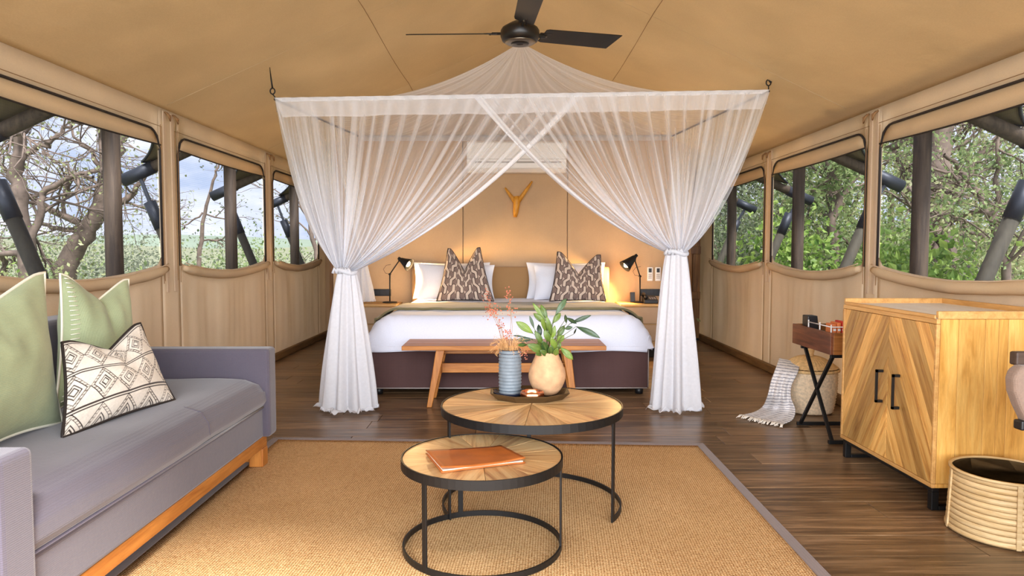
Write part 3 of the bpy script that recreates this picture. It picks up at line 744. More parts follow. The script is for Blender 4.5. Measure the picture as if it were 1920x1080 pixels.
_, P1 = pillow('cushion', 'pale green cushion with pointed corner, nearest at the left edge of the sofa', 'cushion', [(-1.73, 1.92, .98), (-1.73, 2.60, 1.0), (-1.60, 2.47, .462), (-1.55, 1.84, .462)], .19, M['green'], chop=.14, conc=.055, pipe=.006, pipemat=M['stitch'], seed=1)
r2, P2 = pillow('cushion', 'pale green cushion with white stitched edge standing against the sofa arm', 'cushion', [(-1.84, 2.86, .985), (-1.80, 3.30, .945), (-1.74, 3.21, .462), (-1.75, 2.66, .462)], .20, M['green'], chop=.16, conc=.05, pipe=.005, pipemat=M['stitch'], seed=4)
m = MB()
for k in range(26):
    v = .03+k*.037; a = P2(.03, v, 1); b = P2(.085, v, 1); m.tube([a+V((.003, -.003, 0)), b+V((.003, -.003, 0))], .0022, 4)
m.build('blanket_stitch', M['stitch'], r2, smooth=True)

def diamonds(u, v):
    base = S(234, 226, 214); ink = S(62, 52, 48)
    rowh = .39; vv = v/rowh; r = int(vv); fv = vv-r
    if fv < .035 or (.075 < fv < .105): return ink
    if fv <= .075: return base
    t = (fv-.1)/.9; cu = (u*4.4+.35) % 1; d = abs(cu-.5)*2+abs(t-.5)*2
    for lo, hi in ((.20, .29), (.40, .48), (.74, .80), (.96, 1.02)):
        if lo < d < hi: return ink
    if .80 < d < .96 and (math.sin(v*210) > .5): return S(150, 138, 126)
    n = noise.noise(V((u*40, v*40, 0)))
    return tuple(x*(1+.06*n) for x in base)
pillow('lumbar_cushion', 'cream rectangular cushion with dark diamond print and black piping on the sofa', 'cushion', [(-1.61, 2.50, .748), (-1.55, 2.92, .775), (-1.375, 2.84, .466), (-1.46, 2.25, .466)], .15, M['print'], chop=.20, conc=.035, colfn=diamonds, pipe=.006, pipemat=M['piping'], nu=230, nv=150, seed=8)

# ================================================================== COFFEE TABLES
def coffee_table(label, c, r, zt, legs, gap, nw, off):
    root = thing('coffee_table', label, 'table', (c[0], c[1], .0145))
    # radial wedge boards
    for k in range(nw):
        a0 = off+2*PI*k/nw; da = 2*PI/nw; n = 6
        poly = [(.004, 0)]+[((r-.006)*math.cos(t), (r-.006)*math.sin(t)) for t in [da*.004+(da*.992)*i/n for i in range(n+1)]]
        m = MB(); m.prism(poly, zt-.02, zt+random.uniform(0, .0006)); 
        o = m.build('wedge_board', M['top'], root, origin_at=(0, 0, zt), bevel=.0008, seg=1)
        mid = da/2; o.data.transform(Matrix.Rotation(-mid, 4, 'Z')); o.rotation_euler = (0, 0, a0+mid); o.location = (c[0]-root.location.x, c[1]-root.location.y, zt-root.location.z)
    MB().lathe([(r-.005, zt-.03), (r, zt-.03), (r, zt+.003), (r-.005, zt+.003), (r-.005, zt-.03)], (c[0], c[1], 0), 72).build('rim_band', M['black'], root)
    MB().lathe([(.001, zt-.024), (r-.006, zt-.024), (r-.006, zt-.021), (.001, zt-.021)], (c[0], c[1], 0), 48).build('backing', M['black'], root)
    for a in legs:
        a = R(a); d = V((math.cos(a), math.sin(a), 0)); t = V((-d.y, d.x, 0)); p = V((c[0], c[1], 0))+d*(r-.006)
        m = MB(); vs = [p+t*i*.010+d*j*.0035+V((0, 0, z)) for z in (.0145, zt-.003) for i, j in ((-1, -1), (1, -1), (1, 1), (-1, 1))]
        m.add(vs, [(3, 2, 1, 0), (4, 5, 6, 7), (0, 1, 5, 4), (1, 2, 6, 5), (2, 3, 7, 6), (3, 0, 4, 7)]); m.build('leg', M['black'], root, bevel=.001, seg=1)
    a0, a1 = gap; n = 72; m = MB()
    for i in range(n+1):
        a = R(lerp(a0, a1, i/n))
        for rr, z in ((r-.010, .0147), (r-.003, .0147), (r-.003, .035), (r-.010, .035)): m.v.append((c[0]+rr*math.cos(a), c[1]+rr*math.sin(a), z))
    for i in range(n):
        for k in range(4): m.f.append((i*4+k, i*4+(k+1) % 4, i*4+4+(k+1) % 4, i*4+4+k))
    m.f += [(3, 2, 1, 0), (n*4, n*4+1, n*4+2, n*4+3)]
    m.build('floor_ring', M['black'], root)
    return root
coffee_table('larger taller round coffee table with sunburst wood top under the vases', (.10, 2.87), .378, .44, (-33, 90, 207), (-33, 207), 14, .12)
coffee_table('smaller lower round coffee table with sunburst wood top holding a leather folder', (-.092, 2.46), .290, .345, (-10, 110, 230), (-10, 350), 11, .22)

# leather folder
a, b, c_, d_ = on_z(798, 845, .36), on_z(940, 836, .36), on_z(985, 862, .36), on_z(828, 880, .36)
nb = thing('leather_folder', 'tan leather folder lying on the smaller coffee table', 'folder', ((a.x+c_.x)/2, (a.y+c_.y)/2, .3465))
def cov(z, lift):
    def f(u, v):
        p = a.lerp(b, u).lerp(d_.lerp(c_, u), v); return (p.x, p.y, z+lift*((2*u-1)**2)*(.5+.5*v)+.002*noise.noise(V((u*4, v*4, z*90))))
    return f
MB().grid(cov(.358, .008), 20, 12).build('front_cover', M['notebook'], nb, smooth=True, solid=.003)
MB().grid(cov(.3497, 0), 20, 12).build('back_cover', M['notebook'], nb, smooth=True, solid=.004)
def pg(u, v): p = a.lerp(b, .02+.96*u).lerp(d_.lerp(c_, .02+.96*u), .03+.94*v); return (p.x, p.y, .3535)
MB().grid(pg, 2, 2).build('pages', M['paper'], nb, solid=.004)

# ------------------------------------------------------------------ centrepiece
zt = .4415; TC = V((.095, 2.98, zt))
tr = thing('serving_tray', 'dark wooden octagonal tray with raised rim on the larger coffee table', 'tray', TC)
def octa(rx, ry): return [(TC.x+rx*math.cos(R(22.5+45*k)), TC.y+ry*math.sin(R(22.5+45*k))) for k in range(8)]
m = MB(); m.prism(octa(.150, .112), zt, zt+.008); m.build('tray_base', M['tray'], tr, bevel=.001)
o1, o2, o3, o4 = octa(.150, .112), octa(.184, .14), octa(.178, .134), octa(.145, .107)
for k in range(8):
    j = (k+1) % 8; m = MB()
    m.add([(*o1[k], zt+.001), (*o1[j], zt+.001), (*o2[j], zt+.030), (*o2[k], zt+.030), (*o4[k], zt+.008), (*o4[j], zt+.008), (*o3[j], zt+.031), (*o3[k], zt+.031)],
          [(0, 1, 2, 3), (7, 6, 5, 4), (3, 2, 6, 7), (1, 0, 4, 5), (0, 3, 7, 4), (2, 1, 5, 6)]); m.build('rim_side', M['tray'], tr)
vc = V((.010, 3.00, zt+.0085))
sc_ = MB().lathe([(.001, 0), (.045, 0), (.06, .004), (.076, .018), (.073, .019), (.058, .008), (.044, .005), (.001, .005)], vc, 40).build('saucer', M['navy'], smooth=True)
tag(sc_, 'dark navy glazed saucer under the ribbed blue vase', 'saucer')
prof = [(.001, .0), (.040, .0)]
for k in range(66): z = .004+k*.0029; prof.append((.0475+.0016*math.sin(k*2*PI/5)+.002*math.sin(k*.05), z))
prof += [(.046, .196), (.043, .195), (.043, .02), (.001, .02)]
vz = vc+V((0, 0, .0055))
rv = thing('ribbed_vase', 'tall blue grey cylindrical ribbed vase of dried flowers on the tray', 'vase', vz)
MB().lathe(prof, vz, 44).build('vase_body', M['blueclay'], rv, smooth=True)
rings = MB()
for k in range(14): z = .0065+k*.0145; rings.tube([(vz.x+.0482*math.cos(t*PI/16), vz.y+.0482*math.sin(t*PI/16), vz.z+z) for t in range(32)], .0016, 5, closed=True)
tag(rings.build('dark_grooves', M['navy'], rv, smooth=True), kind='stuff')
rnd = random.Random(4)
def C8(x, y): return 880+x/4.5, 540+y/4.5
top = vz+V((0, 0, .19))
for i, (tx, ty, dy) in enumerate([(160, 155, .02), (215, 175, -.02), (335, 50, .03), (350, 170, 0), (140, 60, .04), (320, 380, -.02), (265, 300, .0), (455, 540, -.02), (190, 200, -.03)]):
    u, v = C8(tx, ty); tip = on_y(u, v, 3.0+dy); mid = (top+tip)/2+V((rnd.uniform(-.01, .01), 0, .01))
    pts = [(top-V((0, 0, .1))).lerp(mid, k/4) for k in range(4)]+[mid.lerp(tip, k/5) for k in range(6)]
    MB().tube(pts, .0007, 4).build('dry_stem', M['dry'], rv, smooth=True)
    fm = MB(); 
    for q in range(26):
        cpt = tip+V((rnd.gauss(0, .011), rnd.gauss(0, .008), rnd.gauss(-.006, .015))); s = rnd.uniform(.002, .0045)
        fm.add([cpt+V((s, 0, 0)), cpt+V((0, s, 0)), cpt+V((-s, 0, 0)), cpt+V((0, -s, 0)), cpt+V((0, 0, s)), cpt+V((0, 0, -s))], [(0, 1, 4), (1, 2, 4), (2, 3, 4), (3, 0, 4), (1, 0, 5), (2, 1, 5), (3, 2, 5), (0, 3, 5)])
    tag(fm.build('flower_spray', M['dryf'], rv), kind='stuff')
gm = MB()
for i in range(150):
    a = rnd.uniform(0, 2*PI); l = rnd.uniform(.03, .10); rr = rnd.uniform(.02, .10); p0 = top+V((math.cos(a)*.03, math.sin(a)*.03, -.01))
    p2 = top+V((math.cos(a)*rr*.9, math.sin(a)*rr*.7, rnd.uniform(-.015, .065))); p1 = (p0+p2)/2+V((0, 0, .03)); gm.tube([p0, p1, p2], .0006, 3)
    for q in range(3):
        cpt = p2+V((rnd.gauss(0, .005), rnd.gauss(0, .005), rnd.gauss(0, .005))); s = .0022
        gm.add([cpt+V((s, 0, 0)), cpt+V((-s, 0, 0)), cpt+V((0, 0, s)), cpt+V((0, s, 0))], [(0, 1, 2), (0, 2, 3), (1, 3, 2)])
tag(gm.build('dried_grass', M['dryg'], rv), kind='stuff')

pc = V((.172, 3.01, zt+.0085))
cv = thing('clay_vase', 'pale terracotta round bellied vase of green leaves on the tray', 'vase', pc)
pr = [(.001, 0), (.034, 0), (.048, .008), (.068, .035), (.080, .066), (.083, .085), (.080, .105), (.070, .132), (.058, .158), (.049, .180), (.047, .190), (.043, .190), (.044, .178), (.054, .155), (.07, .12), (.07, .07), (.03, .02), (.001, .018)]
MB().lathe(pr, pc, 48, fn=lambda t, i: .0012*noise.noise(V((math.cos(t)*3, math.sin(t)*3, i*.7)))).build('vase_body', M['clay'], cv, smooth=True, subd=1)
ctop = pc+V((0, 0, .19))
def leaf(base, tip, w, mat, curl=.15, tone=0, wide=.62):
    base, tip = V(base), V(tip); d = tip-base; Lh = d.length; dn = d.normalized(); side = dn.cross(V((0, -1, .25))).normalized(); up = side.cross(dn).normalized()
    if up.y > 0: up = -up
    m = MB(); tn = []; n = 8
    for i in range(n+1):
        t = i/n; hw = w*math.sin(PI*min(1, t**1.25*.98+.01))**.8 if t < 1 else .0005
        p = base+d*t+up*(-curl*Lh*(t*t))+up*curl*Lh*.35*math.sin(PI*t)
        for s_, h in ((-1, .10), (-.5, .02), (0, -.03), (.5, .02), (1, .10)): m.v.append(tuple(p+side*hw*s_+up*hw*h*2)); tn.append(tone+(.12 if s_ == 0 else 0))
    for i in range(n):
        for k in range(4): q = i*5+k; m.f.append((q, q+1, q+6, q+5))
    m.at['tone'] = ('FLOAT', tn)
    return m
LV = [(535,125,655,290,24,.1,0),(820,85,725,230,30,.2,1),(605,140,660,270,26,0,0),(548,215,645,300,32,.0,0),(400,285,540,385,38,.25,0),(508,235,548,345,16,0,1),
      (368,400,470,412,9,0,1),(400,440,540,430,26,0,1),(412,482,490,478,18,0,0),(505,480,640,545,42,.1,0),(1095,410,900,325,30,0,1),(1025,228,850,300,22,-.1,1),(905,300,820,250,20,0,1),
      (808,225,820,300,16,0,1),(875,600,765,500,34,.3,0),(800,398,735,465,32,.3,0),(770,210,700,300,30,.2,0),(660,260,690,400,28,.1,0),(585,310,600,420,26,-.1,1),(640,360,680,460,34,.2,0),
      (700,430,730,540,34,.1,0),(560,370,620,480,30,.1,0),(800,320,740,420,30,0,0),(870,330,800,345,20,.0,1),(620,450,660,555,36,-.1,0),(760,440,740,540,30,.1,0),(580,440,640,540,30,.2,0),(690,500,690,565,34,-.15,0),(610,530,660,570,28,0,0),(740,520,720,570,28,.1,0),
      (720,330,690,440,28,.3,0),(610,250,650,380,24,.2,0),(560,560,640,548,24,.1,0),(900,350,880,390,8,-.2,1)]
for i, (tx, ty, bx, by, w, tone, dark) in enumerate(LV):
    dy = rnd.uniform(-.06, .05); y0_ = 3.01+dy*.4
    if i in (27, 28, 29, 24): dy = -.05; y0_ = 2.975
    tip = on_y(*C8(tx, ty), 3.01+dy-.02); bs = on_y(*C8(bx, by), y0_)
    leaf(bs, tip, w/4.5*3.0/1300*.85, M['leafd' if dark else 'leaf'], rnd.uniform(0, .25), tone).build('leaf', M['leafd' if dark else 'leaf'], cv, smooth=True, solid=.0008)
    mid = (bs+ctop)/2+V((0, 0, .01)); MB().tube([ctop-V((0, 0, .04)), mid, bs, bs.lerp(tip, .7)], [.002, .0016, .0012, .0005], 5).build('stem', M['stem'], cv, smooth=True)
bw = MB().lathe([(.001, 0), (.026, 0), (.044, .010), (.050, .022), (.047, .034), (.043, .038), (.041, .037), (.044, .022), (.038, .012), (.001, .006)], (0.103, 2.905, zt+.0085), 40,
   fn=lambda t, i: .0022*math.cos(6*t)*(1 if 1 < i < 8 else 0)).build('copper_bowl', M['copper'], smooth=True)
tag(bw, 'small shiny copper bowl at the front of the tray', 'bowl')

# ================================================================== BED
BX0, BX1, BY0, BY1 = -1.035, 1.055, 5.15, 7.14
bd = thing('bed', 'wide double bed with white duvet and dark brown upholstered base under the net', 'bed', (.01, 6.1, 0))
for a, b in ((BX0, (BX0+BX1)/2-.004), ((BX0+BX1)/2+.004, BX1)):
    B('base', M['bedbase'], bd, a, b, BY0, BY1, .05, .36, .012)
    MB().tube([(a+.01, BY0-.002, .052), (b-.01, BY0-.002, .052)], .005, 6).build('piping', M['bedpipe'], bd, smooth=True)
MB().tube([(BX1-.002, BY0-.002, .06), (BX1-.002, BY0-.002, .35)], .004, 6).build('piping', M['bedpipe'], bd, smooth=True)
for xx in (BX0+.06, .01, BX1-.06):
    for yy in (BY0+.05, BY1-.08): MB().lathe([(.028, .001), (.032, .02), (.032, .05)], (xx, yy, 0), 16).build('leg', M['blackp'], bd, smooth=True)
B('mattress', M['white'], bd, BX0+.03, BX1-.03, BY0+.03, BY1, .36, .52, .04, seg=4)
def dz(x, y, top=.585, bot=.352, g=0):
    rx = .20; ry = .13
    dx = min(x-(BX0-.03-g), (BX1+.03+g)-x); dy = y-(BY0-.03-g)
    f = math.sqrt(max(0, 1-(1-min(1, max(0, dx)/rx))**2)); h = math.sqrt(max(0, 1-(1-min(1, max(0, dy)/ry))**2))
    w = .007*noise.noise(V((x*3, y*3, 1)))+.004*noise.noise(V((x*9, y*8, 3)))
    cor = smooth(1-dx/.45)*smooth(1-dy/.5); w += .014*cor*math.sin((x if x < 0 else -x)*70+y*46)*(1-.5*f)
    return bot+(top-bot)*f*h+w*(.3+.7*f*h)
def warp(t):  # denser near both ends
    return .5-.5*math.cos(PI*t)
def duv(u, v):
    x = lerp(BX0-.03, BX1+.03, warp(u)); y = lerp(BY0-.03, 7.12, 1-math.cos(PI/2*v)); return (x+.004*noise.noise(V((x*8, y*8, 9))), y, dz(x, y))
MB().grid(duv, 150, 90).build('duvet', M['duvet'], bd, smooth=True, solid=.012)
def skirt(u, v):   # hanging hem of the duvet at the front and both sides
    per = [(BX0-.03, 6.9), (BX0-.034, BY0+.05), (BX0+.02, BY0-.032), (BX1-.02, BY0-.032), (BX1+.034, BY0+.05), (BX1+.03, 6.9)]
    t = u*5; i = min(4, int(t)); f = t-i; x = lerp(per[i][0], per[i+1][0], f); y = lerp(per[i][1], per[i+1][1], f)
    z0 = dz(x, y); return (x, y-.004*v, z0+.02-.042*v+.006*math.sin(u*90)*v)
MB().grid(skirt, 120, 3).build('duvet_hem', M['duvet'], bd, smooth=True, solid=.008)
B('headboard', M['headb'], bd, on_y(772, 500, 7.2).x, on_y(1142, 500, 7.2).x, 7.17, 7.285, .05, on_y(950, 500, 7.2).z, .02, seg=3)
# throw
th = thing('bed_throw', 'olive and beige striped throw folded across the bed below the pillows', 'throw', (.01, 6.0, .58))
def thr(u, v):
    s = (u-.5)*2; W_ = (BX1-BX0)/2+.055; xc = (BX0+BX1)/2
    drop = .34; tot = W_+drop; d = abs(s)*tot; sg = 1 if s > 0 else -1
    y = lerp(5.66, 6.28, v)+.015*noise.noise(V((s*3, v, 0)))+.02*s
    if d < W_-.001: x = xc+sg*d; z = dz(min(max(x, BX0-.02), BX1+.02), y, .597, .40, .03)+.006
    else: x = xc+sg*(W_+.01*math.sin(y*30)); z = .42-(d-W_)*.95
    return (x, y, z)
MB().grid(thr, 150, 14).build('throw_cloth', M['throw'], th, smooth=True, solid=.016)

def bp(u, v, y): return on_y(u, v, y)
WG = 'white pillows on the bed'
def wp(lab, x0, x1, y, ztop, lean, seed, tilt=0):
    pillow('pillow', lab, 'pillow', [(x0, y+lean, ztop+tilt), (x1, y+lean, ztop-tilt), (x1, y, .592), (x0, y, .592)], .17, M['white'], conc=.035, seed=seed, group=WG, nu=28, nv=28)
wp('white pillow upright at the far left of the bed, rearmost of the left pair', -.965, -.18, 7.03, .96, .09, 2)
wp('white pillow in front of the rear left pillow beside the left lamp', -.90, -.13, 6.88, .945, .08, 3, .008)
wp('white pillow at the right of the bed beside the right lamp, rearmost of the pair', .19, 1.0, 7.03, .96, .09, 5)
wp('white pillow behind the right patterned cushion, front one of the right pair', .26, .95, 6.88, .945, .08, 6, -.006)

def maze(u, v):
    bgc = S(132, 112, 104); beige = S(214, 194, 176); dark = S(62, 46, 44)
    cw, ch = .165, .30; cu = u/cw; i = int(math.floor(cu)); x = cu-i; y = (v/ch+(.5 if i % 2 else 0)) % 1
    if i % 2: x = 1-x
    y2 = y
    pts = [(.28, -.1), (.28, .28), (.72, .52), (.72, .84)]
    best = 9
    for oy in (-1, 0, 1):
        for k in range(3):
            ax, ay = pts[k]; bx, by = pts[k+1]; ax *= cw; bx *= cw; ay = (ay+oy)*ch; by = (by+oy)*ch; px_, py = x*cw, y2*ch
            dx, dy = bx-ax, by-ay; t = max(0, min(1, ((px_-ax)*dx+(py-ay)*dy)/(dx*dx+dy*dy))); best = min(best, math.hypot(px_-ax-dx*t, (py-ay-dy*t)))
    if best < .025: return beige
    if best < .036: return dark
    sx_, sy_ = min(x, 1-x)*cw, abs(y-.35)*ch
    if sx_**.6+sy_**.6 < .030**.6*1.35: return beige
    return bgc
for lab, cr in (('left patterned cushion in brown and beige maze print leaning on the white pillows', [(840, 466), (900, 464), (926, 566), (818, 566)]),
                ('right patterned cushion in brown and beige maze print behind the plant', [(1045, 472), (1126, 478), (1136, 568), (1030, 568)])):
    Yc = 6.66; q = [bp(cr[0][0], cr[0][1], Yc+.14), bp(cr[1][0], cr[1][1], Yc+.14), bp(cr[2][0], cr[2][1], Yc), bp(cr[3][0], cr[3][1], Yc)]
    for k in (2, 3): q[k].z = .594
    pillow('patterned_cushion', lab, 'cushion', q, .17, M['print'], chop=.42, conc=.03, colfn=maze, pipe=.005, pipemat=M['piping'], nu=150, nv=150, seed=11, group=None)

# ================================================================== NIGHTSTANDS
def nightstand(lab, x0, x1):
    y0, y1, z = 6.93, 7.28, .545
    r = thing('nightstand', lab, 'nightstand', ((x0+x1)/2, 7.1, 0))
    B('top', M['nightwood'], r, x0, x1, y0-.015, y1, z-.022, z, .004)
    B('cabinet_body', M['nightwood'], r, x0+.008, x1-.008, y0+.02, y1, .10, z-.023, .003)
    for za, zb_ in ((z-.20, z-.032), (z-.375, z-.21)): B('drawer', M['leather'], r, x0+.012, x1-.012, y0, y0+.02, za, zb_, .006)
    B('plinth', M['under'], r, x0+.03, x1-.03, y0+.06, y1-.02, .001, .10, .003)
nightstand('pale wood nightstand with taupe drawers left of the bed', -1.56, -1.11)
nightstand('pale wood nightstand with taupe drawers right of the bed', 1.13, 1.60)

def bed_lamp(lab, base, j1, j2, head0, head1, Y, col_label=None):
    b_ = on_y(*base, Y); b_.z = .5455; A_ = on_y(*j1, Y); C_ = on_y(*j2, Y-.02); h0 = on_y(*head0, Y-.05); h1 = on_y(*head1, Y-.085)
    r = thing('table_lamp', lab, 'lamp', b_)
    MB().lathe([(.001, 0), (.075, 0), (.077, .006), (.07, .012), (.012, .016), (.001, .017)], b_, 32).build('base', M['black'], r, smooth=True)
    MB().tube([b_+V((0, 0, .015)), A_], .007, 10).build('lower_arm', M['black'], r, smooth=True)
    MB().tube([A_, C_], .0065, 10).build('upper_arm', M['black'], r, smooth=True)
    for p in (A_, C_): MB().tube([p+V((0, -.016, 0)), p+V((0, .016, 0))], .012, 12).build('joint', M['black'], r, smooth=True)
    ax = (h1-h0).normalized(); L_ = (h1-h0).length
    rot = ax.to_track_quat('Z', 'Y').to_matrix()
    def shaped(prof, mat, nm):
        m = MB().lathe(prof, (0, 0, 0), 32); m.v = [tuple(rot @ V(p)+h0) for p in m.v]; return m.build(nm, mat, r, smooth=True)
    shaped([(.001, -.035), (.016, -.033), (.018, -.005), (.024, .0), (.03, .02), (.055, L_*.75), (.068, L_), (.064, L_), (.05, L_*.72), (.026, .02), (.001, .015)], M['black'], 'shade')
    bb = shaped([(.001, .02), (.012, .03), (.014, L_*.45), (.030, L_*.72), (.028, L_*.88), (.015, L_*.97), (.001, L_)], M['bulb'], 'bulb')
    MB().tube([C_, h0-ax*.02], .006, 8).build('neck', M['black'], r, smooth=True)
    cb = [A_, A_+V((-.05, .02, .01)), A_+V((-.07, .02, .05)), A_+V((-.04, .02, .09)), A_+V((0.01, .01, .10))]
    MB().tube(cb, .002, 5).build('cable', M['black'], r, smooth=True)
    l = light('lamp_light', 'SPOT', h1+ax*.01, ax.to_track_quat('-Z', 'Y').to_euler(), 70, (1, .62, .25), spot_size=R(150), spot_blend=.5, shadow_soft_size=.03)
    l.parent = r; l.location = h1+ax*.01-b_
bed_lamp('lit black adjustable lamp on the left nightstand', (731, 567), (731, 514), (749, 488), (752, 487), (768, 497), 7.12)
bed_lamp('lit black adjustable lamp on the right nightstand', (1200, 570), (1200, 518), (1190, 487), (1190, 482), (1171, 500), 7.12)

# things on the wall and on the right nightstand
def wall_box(name, lab, cat, u0, u1, v0, v1, th_, mat, bev=.006, y=YP-.001):
    a, b = on_y(u0, v0, y-th_), on_y(u1, v1, y-th_)
    r = thing(name, lab, cat, ((a.x+b.x)/2, y, (a.z+b.z)/2)); B('housing', mat, r, a.x, b.x, y-th_, y, b.z, a.z, bev); return r, a, b
for lab, u0, u1 in (('left of two white remote controls mounted beside the right lamp', 1214, 1224), ('right of two white remote controls mounted by the net', 1229, 1239)):
    r, a, b = wall_box('remote_control', lab, 'remote control', u0, u1, 501, 527, .022, M['acw'])
    B('display', M['blackp'], r, lerp(a.x, b.x, .22), lerp(a.x, b.x, .78), a.y-.002, a.y+.001, lerp(a.z, b.z, .38), lerp(a.z, b.z, .08), .001)
    for k in range(3):
        for q in range(2): B('button', M['acg'], r, lerp(a.x, b.x, .22+.32*q), lerp(a.x, b.x, .42+.32*q), a.y-.003, a.y+.001, lerp(a.z, b.z, .56+.13*k), lerp(a.z, b.z, .48+.13*k), .001)
for lab, u0, u1 in (('black socket panel on the wall above the left nightstand', 699, 733), ('black socket panel on the wall above the right nightstand', 1201, 1243)):
    r, a, b = wall_box('socket_panel', lab, 'socket', u0, u1, 542, 555, .012, M['blackp'], .003)
    for k in range(3):
        cx = lerp(a.x, b.x, .2+.3*k); B('socket', M['collar'], r, cx-.02, cx+.02, a.y-.003, a.y+.001, lerp(a.z, b.z, .8), lerp(a.z, b.z, .2), .002)
tp = thing('telephone', 'black desk telephone on the right nightstand', 'telephone', (1.44, 7.05, .546))
m = MB().box(1.38, 1.52, 6.98, 7.14, .546, .585); m.v = [(x, y, z+(.035 if (z > .56 and y > 7.1) else 0)) for x, y, z in m.v]; m.build('phone_body', M['blackp'], tp, bevel=.006)
m = MB(); m.tube([(1.40, 6.99, .605), (1.40, 7.03, .625), (1.40, 7.10, .64), (1.40, 7.14, .63)], [.02, .013, .013, .02], 10); m.build('handset', M['blackp'], tp, smooth=True)
for k in range(9): xx = 1.44+(k % 3)*.024; yy = 7.0+(k//3)*.026; B('key', M['acg'], tp, xx, xx+.016, yy, yy+.016, .588+(k//3)*.006, .594+(k//3)*.006, .002)
nc = tag(MB().box(1.27, 1.32, 7.16, 7.19, .546, .65, rot=Matrix.Rotation(R(-8), 3, 'X')).build('note_card', M['blackp'], bevel=.003), 'small black card standing beside the right lamp', 'card')

# air conditioner
a, b = on_y(875, 264, 7.1), on_y(1062, 322, 7.1)
ac = thing('air_conditioner', 'white wall mounted air conditioner above the bed behind the net', 'air conditioner', ((a.x+b.x)/2, 7.298, (a.z+b.z)/2))
prof = [(7.298, b.z+.0), (7.298, a.z), (7.13, a.z), (7.10, a.z-.02), (7.095, b.z+.10), (7.12, b.z+.03), (7.17, b.z)]
m = MB(); n = len(prof); m.add([(xx, p[0], p[1]) for xx in (a.x, b.x) for p in prof], [tuple(range(n)), tuple(range(n, 2*n))[::-1]]+[(k, n+k, n+(k+1) % n, (k+1) % n) for k in range(n)])
m.build('casing', M['acw'], ac, bevel=.008)
B('louver', M['acw'], ac, a.x+.05, b.x-.05, 7.083, 7.10, b.z+.035, b.z+.085, .003)
B('outlet_slot', M['acg'], ac, a.x+.04, b.x-.04, 7.0885, 7.099, b.z+.092, b.z+.102, .001)
B('front_seam', M['acg'], ac, a.x+.002, b.x-.002, 7.094, 7.1, b.z+.125, b.z+.129, 0)

# antler
ant = thing('wall_antler', 'yellow wooden antler shaped ornament on the wall above the bed', 'ornament', on_y(967, 375, 7.28))
def ap(u, v, y=7.24): return on_y(u, v, y)
MB().tube([ap(966, 407), ap(967, 398), ap(968, 388), ap(969, 376), ap(968, 368)], [.018, .028, .032, .038, .026], 12).build('skull', M['antler'], ant, smooth=True)
MB().tube([ap(972, 377), ap(980, 366), ap(990, 352), ap(998, 340)], [.026, .02, .017, .009], 10).build('horn', M['antler'], ant, smooth=True)
MB().tube([ap(965, 377), ap(959, 369), ap(953, 361), ap(947, 352)], [.026, .02, .016, .009], 10).build('horn', M['antler'], ant, smooth=True)
MB().tube([ap(967, 376, 7.235), ap(967, 376, 7.299)], .02, 10).build('mount', M['antler'], ant, smooth=True)

# ================================================================== BENCH
bn = thing('bench', 'long amber wood bench with splayed legs at the foot of the bed', 'bench', (-.02, 4.91, 0))
bx0, bx1 = on_y(753, 655, 4.72).x, on_y(1137, 655, 4.72).x
for k in range(3):
    B('top_board', M['amber'], bn, bx0, bx1, 4.715+k*.131, 4.715+k*.131+.128, .397, .428, .004)
for s, ut, ub in ((-1, 826, 805), (1, 1062, 1078)):
    for yy, yb_ in ((4.76, 4.74), (5.03, 5.05)):
        t_ = on_y(ut, 660, 4.76); b0 = on_y(ub, 760, 4.74)
        m = MB(); w0, w1 = .030, .017
        vs = [V((b0.x+i*w1, yb_+j*.014, .001)) for i, j in ((-1, -1), (1, -1), (1, 1), (-1, 1))]+[V((t_.x+i*w0, yy+j*.018, .397)) for i, j in ((-1, -1), (1, -1), (1, 1), (-1, 1))]
        m.add(vs, [(3, 2, 1, 0), (4, 5, 6, 7), (0, 1, 5, 4), (1, 2, 6, 5), (2, 3, 7, 6), (3, 0, 4, 7)]); m.build('leg', M['amberz'], bn, bevel=.004)
    B('cross_rail', M['ambery'], bn, (on_y(ut, 660, 4.76).x)-.015, (on_y(ut, 660, 4.76).x)+.015, 4.775, 5.015, .345, .395, .003)
    B('cross_rail', M['ambery'], bn, (on_y(ut, 660, 4.76).x)-s*.0-.025, (on_y(ut, 660, 4.76).x)+.0, 4.765, 5.03, .215, .275, .003)
B('stretcher', M['amber'], bn, on_y(826, 690, 4.9).x, on_y(1066, 690, 4.9).x, 4.885, 4.91, .215, .282, .004)
B('under_rail', M['amber'], bn, on_y(826, 690, 4.9).x, on_y(1066, 690, 4.9).x, 4.885, 4.91, .35, .396, .004)

